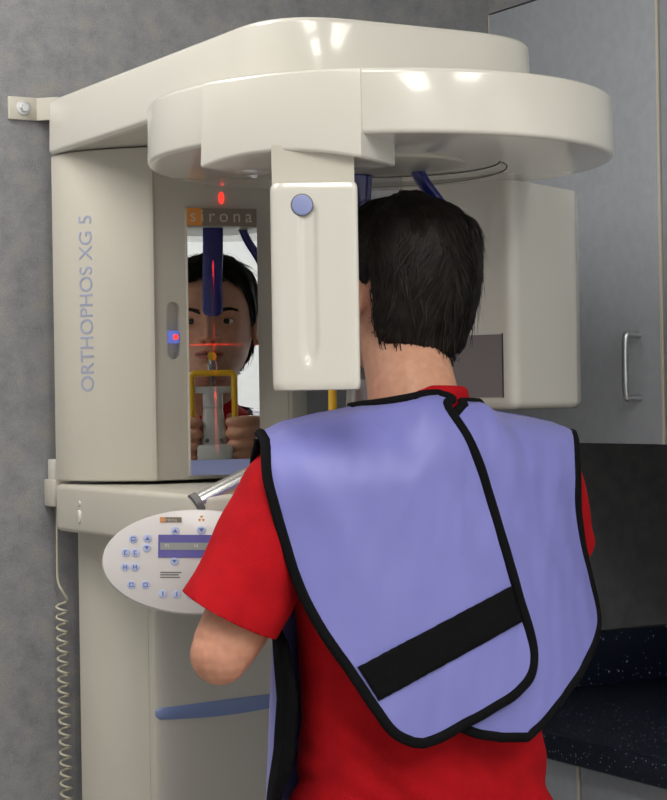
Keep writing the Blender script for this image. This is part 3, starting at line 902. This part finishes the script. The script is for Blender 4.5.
# arms
SHL, ELL, WRL = Vector((-.010, -.790, 1.338)), Vector((-.116, -.790, 1.152)), Vector((.088, -.634, 1.316))
SHR, ELR, WRR = Vector((.345, -.785, 1.335)), Vector((.446, -.705, 1.185)), Vector((.272, -.634, 1.316))
for (S, E_, W) in ((SHL, ELL, WRL), (SHR, ELR, WRR)):
    back = ((E_-S).normalized() - (W-E_).normalized()).normalized()
    add_geo(BV, BF, *limb([S, S.lerp(E_, .35), S.lerp(E_, .75), E_], [.052, .049, .041, .038], 22))
    add_geo(BV, BF, *ball(E_ + back*.008, .036))
    add_geo(BV, BF, *limb([E_, E_.lerp(W, .25)+back*.004, E_.lerp(W, .65), W], [.038, .042, .034, .0265], 22))
# hands: fists closed on the yellow bars, thumbs along the grey body
def hand(W, bar, s):
    """s=-1 left hand; the bar is vertical at 'bar'; fingers wrap round it from the far side"""
    bar = Vector(bar)
    to = (bar-W)
    palm = bar + Vector((s*.032, -.014, 0))
    add_geo(BV, BF, *limb([W, W.lerp(palm, .55), palm], [.0265, .029, .030], 18))
    add_geo(BV, BF, *ball(palm, .034, 16, 12, (.62, .80, 1.15)))
    out = Vector((s, 0, 0)); fw = Vector((0, 1, 0))
    for k, (dz, L) in enumerate(((.031, .95), (.0105, 1.05), (-.0100, 1.0), (-.0300, .82))):
        r = (.0088, .0092, .0088, .0078)[k]
        base = palm + Vector((s*.006, .014, dz))
        p = [base, bar + Vector((s*.022, .018*L, dz)), bar + Vector((s*.002, .022*L, dz-.001)), bar + Vector((-s*.009, .014*L, dz-.002)), bar + Vector((-s*.0105, .004, dz-.002))]
        add_geo(BV, BF, *limb(p, [r*1.05, r*1.04, r, r*.94, r*.85], 12, 4))
    # thumb: leaves the side of the palm near its base and closes forward over the bar
    tb_ = [palm + Vector((s*.002, -.018, -.012)), bar + Vector((s*.016, -.030, .012)), bar + Vector((s*.002, -.026, .028)), bar + Vector((-s*.006, -.018, .036))]
    add_geo(BV, BF, *limb(tb_, [.0135, .0120, .0105, .0090], 12, 4))
hand(WRL, (BBX-.037, DYB-.598, 1.381), -1)
hand(WRR, (BBX+.037, DYB-.598, 1.381), 1)
# legs and feet
for s in (-1, 1):
    hx = CXB + s*.085
    add_geo(BV, BF, *limb([(hx, -.785, .90), (hx+s*.005, -.782, .68), (hx+s*.008, -.785, .48), (hx+s*.01, -.80, .30), (hx+s*.012, -.81, .08)], [.082, .070, .050, .048, .034], 20))
    add_geo(BV, BF, *limb([(hx+s*.012, -.82, .055), (hx+s*.016, -.75, .045), (hx+s*.02, -.66, .035)], [.036, .034, .026], 14))
me = bpy.data.meshes.new('person'); me.from_pydata(BV, [], BF); me.update()
person = link('person', me, M['skin'])
rm = person.modifiers.new('remesh', 'REMESH'); rm.mode = 'VOXEL'; rm.voxel_size = .0027; rm.use_smooth_shade = True
sm = person.modifiers.new('smooth', 'SMOOTH'); sm.factor = .5; sm.iterations = 3
bake(person)
if not person.data.materials: person.data.materials.append(M['skin'])
tag(person, 'dark-haired man in red t-shirt standing with his back turned, gripping the bite block bars', 'person')
# local skin colours, with nostril shade painted in
ca = person.data.color_attributes.new('paint', 'FLOAT_COLOR', 'POINT')
base_c, lip_c, rosy = Vector((.53, .275, .18)), Vector((.36, .10, .085)), Vector((.57, .24, .165))
stub = Vector((.36, .235, .18))
buf = []; ROTI = ROTM.inverted()
for vtx in person.data.vertices:
    p = ROTI @ vtx.co - HC; c = base_c.copy()
    if p.length < .2:
        ax = abs(p.x)
        if p.y > .03:
            c = c.lerp(rosy, .6*g(ax-.042, .022)*g(p.z+.038, .02) + .5*g(ax, .014)*g(p.z+.04, .012))
            c = c.lerp(stub, .28*sstep(-.055, -.075, p.z))
            q = sqrt(max(0, 1-(ax/.0255)**2)); dz_ = p.z+.0720
            hh_ = (.0062*q - .0012*g(ax, .004)) if dz_ > 0 else .0082*q
            if q > 0: c = c.lerp(lip_c, sstep(1.12, .85, abs(dz_)/max(hh_, 1e-4)))
            c = c.lerp(Vector((.06, .02, .018)), sstep(.0024, .0008, abs(dz_))*sstep(.024, .018, ax))
            c = c.lerp(Vector((.05, .02, .016)), g(ax-.0078, .0036)*g(p.z+.0515, .0026))  # shade of the nostril hollows put into the colour
        c = c.lerp(rosy, .35*sstep(.070, .08, ax))
    elif p.z < -.3 and p.z > -.5:
        c = c.lerp(rosy, .35)
    buf += [c.x, c.y, c.z, 1]
ca.data.foreach_set('color', buf)

def wear(o): o.parent = person; return o
def onhead(o): o.data.transform(ROTM); o.parent = person; return o
# eyes with lids
for s in (-1, 1):
    ec = HC + Vector((s*.0305, .0605, -.0140))
    v, f = ball((0, 0, 0), .0118, 64, 48)
    me = bpy.data.meshes.new('eye')
    me.from_pydata([tuple(p) for p in v], [], f); me.materials.append(M['eye_white']); me.materials.append(M['iris'])
    gaze = Vector((-.05, 1, -.05)).normalized()
    for p in me.polygons:
        p.use_smooth = True
        if Vector(p.center).normalized().dot(gaze) > .84: p.material_index = 1
    me.transform(Matrix.Translation(ec)); onhead(link('eye', me, None))
    for (nm, a0, a1, r) in (('upper_eyelid', 15, 75, .0134), ('lower_eyelid', -70, -22, .0131)):
        v, f = [], []
        for i in range(9):
            for j in range(17):
                az = radians(-80+160*j/16)
                edge = a0 if nm[0] == 'u' else a1
                fall = (1-cos(az))*(9 if nm[0] == 'u' else -9)
                el = radians((a0-fall)+(a1-a0+fall)*i/8) if nm[0] == 'u' else radians(a0+(a1-a0-fall)*i/8)
                v.append(ec + r*Vector((cos(el)*sin(az), cos(el)*cos(az), sin(el))))
        for i in range(8):
            for j in range(16): f.append((i*17+j, i*17+j+1, (i+1)*17+j+1, (i+1)*17+j))
        o = onhead(pyd(nm, v, f, None, None, True))
        ca2 = o.data.color_attributes.new('paint', 'FLOAT_COLOR', 'POINT')
        row = 0 if nm[0] == 'u' else 8
        for i in range(9):
            for j in range(17):
                d = i if nm[0] == 'u' else 8-i
                c = Vector((.05, .03, .022)) if (d == 0 and nm[0] == 'u') else Vector((.46, .25, .175))
                ca2.data[i*17+j].color = (c.x, c.y, c.z, 1)
        o.data.materials.append(M['skin'])
        sm_ = o.modifiers.new('solid', 'SOLIDIFY'); sm_.thickness = .0008
    # eyebrow: a band of short hairs
    v, f = [], []
    for k in range(300):
        t = random.random(); x = .013 + .036*t
        z = .0000 + .0065*sin(pi*min(1, t*1.15)*.62) - .004*max(0, t-.7) + random.uniform(-.0034, .0034)*(1-.45*t)
        a = HC + head_front(s*x, z) if False else None
        best = None
        # point on the brow surface
        th = math.asin(min(1, x/.074)); p = head_pt(z, s*th)
        q = head_pt(z, s*math.asin(min(1, x/.074)))
        p = HC + Vector((s*x, q.y + .0012, z))
        d = Vector((s*(.0045), -.0012, .0022*(1-1.6*t))) * random.uniform(.8, 1.3)
        n0 = len(v)
        up = Vector((0, .0004, .0006))
        v += [p-up, p+up, p+d+Vector((0, .0007, 0))]; f.append((n0, n0+1, n0+2))
    onhead(pyd('eyebrow', v, f, M['hair']))

# hair: a thick cap over the skull plus many lying strands
def hairline(th):
    """lowest z of the hair at angle th (0 front)"""
    a = abs((th+pi) % (2*pi)-pi)
    T = [(0, .066), (.45, .062), (.8, .046), (1.02, .018), (1.18, -.008), (1.32, -.030), (1.46, -.022), (1.58, .004), (1.68, -.045), (1.85, -.082), (2.2, -.098), (2.6, -.104), (pi, -.107)]
    return lerp_tab(T, a)[0]
def hair_thick(z, th):
    a = abs((th+pi) % (2*pi)-pi)
    hl = hairline(th)
    t = sstep(-.002, .022, z-hl)
    base = .0105 - .004*sstep(.04, .09, z) + .001*sstep(-.03, -.07, z) + .004*sstep(1.9, 2.6, a)*sstep(-.06, .0, z)
    side = 1 - .35*g(a-1.45, .40)
    return base*side*t
def head_normal(z, th):
    p = head_pt(z, th); a = head_pt(min(z+.002, HTOP-.0001), th)-head_pt(z-.002, th); b = head_pt(z, th+.02)-head_pt(z, th-.02)
    n = b.cross(a)
    if n.length < 1e-9: return Vector((0, 0, 1))
    n.normalize()
    return n if n.dot(p-Vector((0, -.01, 0))) > 0 else -n
def hair_pt(z, th, extra=0.):
    p = head_pt(z, th)
    dirn = (p - Vector((0, -.012, -.01))).normalized()
    hl = hairline(th); h = hair_thick(z, th)
    nz = noise.noise(Vector((p.x*60, p.y*60, p.z*28)))*.0035 + noise.noise(Vector((p.x*22+5, p.y*22, p.z*14)))*.004
    k = sstep(0, .02, z-hl)
    return p + dirn*(h + nz*k + extra)
v, f = [], []
NT2, NZ2 = 150, 70
for i in range(NZ2+1):
    for j in range(NT2):
        th = 2*pi*j/NT2; hl = hairline(th) + .006*noise.noise(Vector((th*9, 3, 0)))
        t = i/NZ2
        z = hl + (HTOP-.0005-hl)*(1-(1-t)**1.6)
        v.append(HC + (hair_pt(z, th) if i else head_pt(z, th)-Vector((0, 0, 0))))
for i in range(NZ2):
    for j in range(NT2):
        a, b = i*NT2+j, i*NT2+(j+1) % NT2
        f.append((a, b, b+NT2, a+NT2))
f.append(tuple(range(NZ2*NT2, (NZ2+1)*NT2)))
hair = onhead(pyd('hair', v, f, M['hair'], None, True))
tag(hair, 'short dark brown tousled hair')
v, f = [], []
for k in range(4200):
    th = random.uniform(0, 2*pi); a = abs((th+pi) % (2*pi)-pi)
    hl = hairline(th)
    z = hl + (HTOP-.001-hl)*(random.random()**.85)
    L = random.uniform(.018, .042)
    # strands sweep down and a little round the head
    sw2 = noise.noise(Vector((sin(th)*2, cos(th)*2, z*16)))*1.1 + random.uniform(-.25, .25)
    pts = []
    lift = random.uniform(.0004, .0028) + (random.uniform(.002, .009) if random.random() < .10 else 0)
    for q in range(5):
        t = q/4
        zz = z - L*t*.85
        tt = th + sw2*L*t/.075
        zmin = hairline(tt)-.010*random.random()
        if zz < zmin: zz = zmin + (zz-zmin)*.2
        zz = max(-.116, zz)
        e = lift*(.3+1.0*t)
        if zz < hairline(tt): 
            p = head_pt(zz, tt); p = p + head_normal(zz, tt)*(.0025 + e)
        else: p = hair_pt(zz, tt, e)
        pts.append(HC + p)
    wv = (pts[-1]-pts[0]).cross(pts[0]-HC)
    if wv.length < 1e-6: continue
    wv.normalize(); n0 = len(v)
    for q, p in enumerate(pts):
        w = .0011*(1-.8*q/4)
        v += [p-wv*w, p+wv*w]
    for q in range(4): f.append((n0+2*q, n0+2*q+1, n0+2*q+3, n0+2*q+2))
tag(onhead(pyd('hair_strands', v, f, M['hair'], None, True)), kind='stuff')

# ---- clothing
def shirt():
    V, Fc = [], []
    TS = [(z, a+.004, b+.004, cy) for (z, a, b, cy) in TORSO]
    TS.insert(0, (.80, .186, .136, -.768)); TS[1] = (.86, .182, .132, -.768)
    TS[2] = (.95, .166, .117, -.768) #; 
    rings = [ring_se(CXB, t[3], t[1], t[2], t[0]) for t in TS] + [ring_se(NKX, NKY-.003, .0655, .0645, 1.440, e=1.), ring_se(NKX, NKY-.003, .0630, .0625, 1.458, e=1.)]
    v, f = loft(rings); add_geo(V, Fc, v, f)
    for (S, E_, k1, r0, r1) in ((SHL, ELL+Vector((-.020, .006, -.01)), 1.08, .061, .059), (SHR, ELR, .84, .058, .055)):
        H = S.lerp(E_, k1)
        inn = Vector((CXB, -.783, 1.33))
        P = [S.lerp(inn, .35), S, S.lerp(H, .5), H]
        v, f = tube_geo(smooth_path(P, 6), [x[0] for x in smooth_path([(.062, 0, 0), (r0, 0, 0), ((r0+r1)/2, 0, 0), (r1, 0, 0)], 6)], 28)
        add_geo(V, Fc, v, f)
    me = bpy.data.meshes.new('tshirt'); me.from_pydata(V, [], Fc); me.update()
    o = link('tshirt', me, M['red'])
    r = o.modifiers.new('r', 'REMESH'); r.mode = 'VOXEL'; r.voxel_size = .005; r.use_smooth_shade = True
    s_ = o.modifiers.new('s', 'SMOOTH'); s_.factor = .5; s_.iterations = 4
    bake(o)
    # folds, and open hems
    me = o.data; bm = bmesh.new(); bm.from_mesh(me)
    ends = [(SHL, ELL, Vector((-.112, -.785, 1.196)), Vector((-.407, .235, -.88))), (SHR, ELR, SHR.lerp(ELR, .60), (ELR-SHR).normalized())]
    def trim(co, no, near, rad, axis=None):
        fs_ = [q for q in bm.faces if (q.calc_center_median()-near).length < rad]
        if axis:
            A_, B_ = axis; d_ = (B_-A_).normalized(); L_ = (B_-A_).length
            def okf(c):
                t = (c-A_).dot(d_); return t > .3*L_ and (c-A_-d_*t).length < .078
            fs_ = [q for q in fs_ if okf(q.calc_center_median())]
        es = list({e for q in fs_ for e in q.edges}); vs_ = list({w for q in fs_ for w in q.verts})
        bmesh.ops.bisect_plane(bm, geom=vs_+es+fs_, plane_co=co, plane_no=no, clear_outer=True)
    for (S0, E0, H, d) in ends: trim(H, d, H+d*.03, .13, (S0, E0))
    trim(Vector((NKX, NKY, 1.446)), Vector((-.22, .25, 1)), Vector((NKX, NKY, 1.46)), .115)
    trim(Vector((CXB, CYB, .84)), Vector((0, 0, -1)), Vector((CXB, CYB, .80)), .35)
    bm.normal_update()
    for vt in bm.verts:
        p = vt.co
        k = noise.noise(Vector((p.x*9, p.y*9, p.z*22)))*.004 + noise.noise(Vector((p.x*14+3, p.y*14, p.z*10)))*.003
        lowf = sstep(1.12, .95, p.z)
        k += lowf*.011*noise.noise(Vector((p.x*8, p.y*8, p.z*30+p.x*30)))
        if p.z > 1.40: k *= .3
        vt.co = p + vt.normal*k
    bm.to_mesh(me); bm.free()
    if not me.materials: me.materials.append(M['red'])
    for p in me.polygons: p.use_smooth = True
    so = o.modifiers.new('solid', 'SOLIDIFY'); so.thickness = .002; so.offset = 1
    return o
ts = wear(shirt()); tag(ts, 'red short sleeved cotton t-shirt')
# trousers and shoes
tv, tf = [], []
v, f = loft([ring_se(CXB, -.785, a, b, z) for z, a, b in ((.74, .156, .112), (.80, .164, .114), (.86, .160, .108), (.90, .158, .106))]); add_geo(tv, tf, v, f)
for s in (-1, 1):
    hx = CXB + s*.085
    add_geo(tv, tf, *tube_geo(smooth_path([(hx, -.785, .84), (hx+s*.005, -.782, .66), (hx+s*.008, -.785, .46), (hx+s*.01, -.80, .28), (hx+s*.012, -.81, .045)], 6), [x[0] for x in smooth_path([(.088, 0, 0), (.083, 0, 0), (.070, 0, 0), (.066, 0, 0), (.062, 0, 0)], 6)], 24))
me = bpy.data.meshes.new('trousers'); me.from_pydata(tv, [], tf); tr = link('trousers', me, M['denim'])
r = tr.modifiers.new('r', 'REMESH'); r.mode = 'VOXEL'; r.voxel_size = .010; r.use_smooth_shade = True
s_ = tr.modifiers.new('s', 'SMOOTH'); s_.iterations = 3
bake(tr); wear(tr)
if not tr.data.materials: tr.data.materials.append(M['denim'])
for s in (-1, 1):
    hx = CXB + s*.085 + s*.014
    rings = []
    for (y, w, h) in ((-.905, .030, .05), (-.895, .040, .075), (-.84, .044, .085), (-.78, .043, .080), (-.72, .047, .066), (-.66, .048, .056), (-.61, .040, .045), (-.59, .022, .03)):
        rings.append([(hx+s*(y+.8)*.06 + w*math.copysign(abs(cos(2*pi*k/20))**.6, cos(2*pi*k/20)), y, max(0, h/2+h/2*math.copysign(abs(sin(2*pi*k/20))**.7, sin(2*pi*k/20)))) for k in range(20)])
    v, f = loft(rings); o = pyd('shoe', v, f, M['shoe'], None, True); wear(o)

# ------------------------------------------------------------------ protective apron
AP = empty('lead_apron', (CXB, CYB, .5), 'lavender protective apron with black binding draped over the man in red', 'apron')
def zr(u):
    d = abs(u)
    return lerp_tab([(0, 1.440), (.04, 1.439), (.085, 1.428), (.15, 1.418), (.2, 1.409), (.235, 1.396), (.27, 1.370)], d)[0]
def yr(u):
    return YS - .064*(1-sstep(.045, .095, abs(u+.006)))
def S(u, zp, off=0.):
    """back surface of the cape: u across from the spine, zp drop below the ridge"""
    gg = max(0., 1-(abs(u)/.30)**2.4)
    Yb = YS - .112*gg - .030*sstep(.1, .42, zp) - off
    t = min(1., max(0., zp/.085)); roll = sqrt(max(0, 1-(1-t)**2))
    y0 = yr(u)
    w = .0017*noise.noise(Vector((u*48+zp*12, zp*12-u*8, 4.))) + .0032*noise.noise(Vector((u*24-zp*10, zp*7+u*5, 7.)))*sstep(.02, .10, zp) + .0035*noise.noise(Vector((u*9+off*100, zp*5, 1.7))) + .0022*noise.noise(Vector((u*22, zp*12, off*50)))
    return Vector((CXB+u, y0 + (Yb-y0)*roll - off*.6*(1-roll) + w*roll, zr(u) - zp + off*(1-roll)))
def hit(px, py, off=0.):
    """pixel of the photograph -> (u, zp) on the cape, by marching the view ray"""
    r = ray(px, py); C = Vector(CAM); best = None
    for k in range(260):
        D = 2.02 + k*.0025
        p = C + r*D; u = p.x-CXB; zp = zr(u)-p.z
        if zp < 0: 
            continue
        q = S(u, zp, off)
        if p.y >= q.y: return u, zp
    p = C + r*2.2; u = p.x-CXB
    return u, max(0, zr(u)-p.z)
def boundary(pix, off):
    out = [hit(x, y, off) for x, y in pix]
    return [Vector((u, z, 0)) for u, z in out]
def dense(path, n=8): return [Vector((p.x, max(0, p.y), 0)) for p in smooth_path(path, n)]
def interp_u(path, zp):
    for a, b in zip(path, path[1:]):
        lo, hi = min(a.y, b.y), max(a.y, b.y)
        if lo <= zp <= hi and hi > lo: 
            t = (zp-a.y)/(b.y-a.y); return a.x + (b.x-a.x)*t
    return path[0].x if abs(zp-path[0].y) < abs(zp-path[-1].y) else path[-1].x
def make_panel(name, left, right, off, parent, lab=None):
    zmax = max(left[-1].y, right[-1].y)
    NR, NC = 90, 60
    v, f = [], []
    for i in range(NR+1):
        zp = zmax*(i/NR)
        a, b = interp_u(left, zp), interp_u(right, zp)
        if b < a: a = b = (a+b)/2
        for j in range(NC+1): v.append(S(a+(b-a)*j/NC, zp, off))
    for i in range(NR):
        for j in range(NC):
            n0 = i*(NC+1)+j; f.append((n0, n0+NC+1, n0+NC+2, n0+1))
    o = pyd(name, v, f, M['lavender'], None, True)
    so = o.modifiers.new('solid', 'SOLIDIFY'); so.thickness = .004; so.offset = 0
    reparent(o, parent)
    if lab: tag(o, lab)
    return o
def ribbon(name, uz, off, width, thick, m, parent, surf=S):
    """flat oval tape following (u, zp) points on the surface"""
    P = [surf(p.x, p.y, off) for p in uz]; rings = []
    for i, p in enumerate(P):
        t = P[min(i+1, len(P)-1)] - P[max(i-1, 0)]
        if t.length < 1e-7: t = Vector((0, 0, 1))
        t.normalize(); u, zp = uz[i].x, uz[i].y
        n = (surf(u+.004, zp, off)-surf(u-.004, zp, off)).cross(surf(u, zp+.004, off)-surf(u, max(0, zp-.002), off))
        n = n.normalized() if n.length > 1e-9 else Vector((0, -1, 0))
        b = t.cross(n)
        if b.length < 1e-6: b = Vector((1, 0, 0))
        b.normalize(); n = b.cross(t)
        rings.append([p + b*cos(2*pi*k/10)*width + n*sin(2*pi*k/10)*thick for k in range(10)])
    v, f = loft(rings); o = pyd(name, v, f, m, None, True); reparent(o, parent); return o

# lower flap (from the right shoulder) first, the crossing flap over it
rR = dense(boundary([(574, 436), (576, 460), (577, 500), (582, 545), (590, 580), (597, 615), (594, 640), (578, 675), (552, 710), (527, 737)], 0), 5)
rR = [Vector((0.235, 0, 0))] + rR
rL = dense([Vector((.018, 0, 0))] + boundary([(440, 440), (430, 560), (430, 660), (440, 715), (470, 731), (500, 737)], 0), 5)
P1 = make_panel('back_panel', rL, rR, 0., AP, 'under flap hanging from the right shoulder')
bot = [p for p in rR] + list(reversed(rL)) + [Vector((.026+.009*k, 0, 0)) for k in range(8)]
ribbon('binding', bot, .001, .0062, .0042, M['black_rib'], P1)
lL = dense(boundary([(258, 442), (266, 480), (281, 535), (300, 590), (322, 632), (347, 668), (372, 705), (393, 732), (412, 742)], .010), 5)
lL = [Vector((-0.236, 0, 0))] + lL
lR = dense([Vector((-.022, 0, 0)), Vector((-.012, .004, 0))] + boundary([(448, 413), (470, 445), (488, 495), (501, 540), (516, 590), (528, 630), (533, 655), (529, 676), (516, 692), (492, 708), (462, 724), (435, 739), (422, 743)], .010), 5)
P2 = make_panel('back_panel', lL, lR, .010, AP, 'upper flap with a black fastening strip')
ribbon('binding', lL + list(reversed(lR)) + [Vector((-.03-.008*k, 0, 0)) for k in range(11)], .0115, .0064, .0045, M['black_rib'], P2)
# hook and loop strip across the flap
c4 = [Vector(p) for p in ((357, 667), (511, 586), (521, 622), (378, 701))]
v, f = [], []
for i in range(9):
    for j in range(41):
        s_, t_ = j/40, i/8
        q = c4[0].lerp(c4[1], s_).lerp(c4[3].lerp(c4[2], s_), t_)
        v.append(S(*hit(q.x, q.y, .0135), .0135))
for i in range(8):
    for j in range(40): f.append((i*41+j, (i+1)*41+j, (i+1)*41+j+1, i*41+j+1))
o = pyd('fastening_strip', v, f, M['velcro'], None, True); so = o.modifiers.new('solid', 'SOLIDIFY'); so.thickness = .003; so.offset = 0
reparent(o, P2)
# front panel: over the chest, wrapped to the sides below the arms
def Ffront(th, row):
    """th angle from the front (0) to the sides, row 0 top .. 1 bottom"""
    z0 = 1.452 - (1.452-.50)*row
    A = lerp_tab([(.5, .200), (.9, .202), (1.1, .199), (1.25, .203), (1.35, .215), (1.42, 0.235), (1.46, 0.235)], z0)[0]
    B = lerp_tab([(.5, .19), (.9, .160), (1.1, .132), (1.18, .117), (1.24, .113), (1.30, .111), (1.35, .106), (1.40, .094), (1.43, .068), (1.452, .004)], z0)[0]
    fl = .012*sstep(1.05, .6, z0)
    x = (A+fl)*sin(th); u = x
    y = YS + .008*sstep(1.3, 1.0, z0) + (B+fl)*math.copysign(abs(cos(th))**.8, cos(th))
    z = z0 - (1.452-zr(min(.23, abs(u))))*sstep(1.15, 1.40, z0)
    w = .004*noise.noise(Vector((u*8, z*6, 9.)))*sstep(1.42, 1.3, z0)
    return Vector((CXB+x, y+w, z+.002))
def thmax(row):
    z0 = 1.452 - (1.452-.50)*row
    return radians(lerp_tab([(.5, 84), (.95, 86), (1.02, 94), (1.08, 96), (1.15, 90), (1.21, 66), (1.27, 54), (1.34, 56), (1.40, 72), (1.452, 89)], z0)[0])
NR, NC = 220, 120
v, f = [], []
for i in range(NR+1):
    r_ = i/NR; tm = thmax(r_)
    tr_ = tm*(1-.12*sstep(1.3, 1.1, 1.452-.952*r_))
    for j in range(NC+1): v.append(Ffront(-tm + (tm+tr_)*j/NC, r_))
for i in range(NR):
    for j in range(NC):
        n0 = i*(NC+1)+j; z0 = 1.452 - .952*(i+.5)/NR
        cxx = (v[n0].x+v[n0+1].x)/2 - CXB
        if z0 > 1.362 and abs(cxx) < .082*sqrt(max(0, min(1, (z0-1.362)/.04))): continue
        f.append((n0, n0+1, n0+NC+2, n0+NC+1))
P3 = pyd('front_panel', v, f, M['lavender'], None, True)
bm = bmesh.new(); bm.from_mesh(P3.data)
bmesh.ops.delete(bm, geom=[x for x in bm.verts if not x.link_faces], context='VERTS'); bm.to_mesh(P3.data); bm.free()
so = P3.modifiers.new('solid', 'SOLIDIFY'); so.thickness = .004; so.offset = 0
reparent(P3, AP)
nkp = []
for k in range(41):
    t = -1 + 2*k/40
    if abs(t) < .55: xq = .082*t/.55; zq = 1.362 + .04*(xq/.082)**2
    else: xq = math.copysign(.082, t); zq = 1.402 + .046*(abs(t)-.55)/.45
    r_ = (1.452-zq)/.952
    A_ = abs((Ffront(radians(90), r_)-Ffront(0, r_)).x)
    nkp.append(Ffront(math.asin(max(-1, min(1, xq/A_))), r_) + Vector((0, .001, 0)))
reparent(tube('binding', smooth_path(nkp, 3), .0052, M['black_rib'], None, 10), P3)
for s in (-1, 1):
    rings = []
    for i in range(NR+1):
        r_ = i/NR; z0 = 1.452-.952*r_; tm = thmax(r_)*(1 if s < 0 else 1-.12*sstep(1.3, 1.1, z0))
        wd = .004 + .022*sstep(1.30, 1.15, z0) - .012*sstep(1.0, .7, z0)
        a = Ffront(s*tm, r_); b = Ffront(s*(tm-wd/.16), r_)
        n = Vector((s, 0, 0))
        rings.append([a+n*.0035-Vector((0, .003, 0)), b+n*.0045, b-n*.0035, a-n*.0035-Vector((0, .003, 0))])
    v, f = loft(rings); o = pyd('binding', v, f, M['black_rib'], None, True); reparent(o, P3)
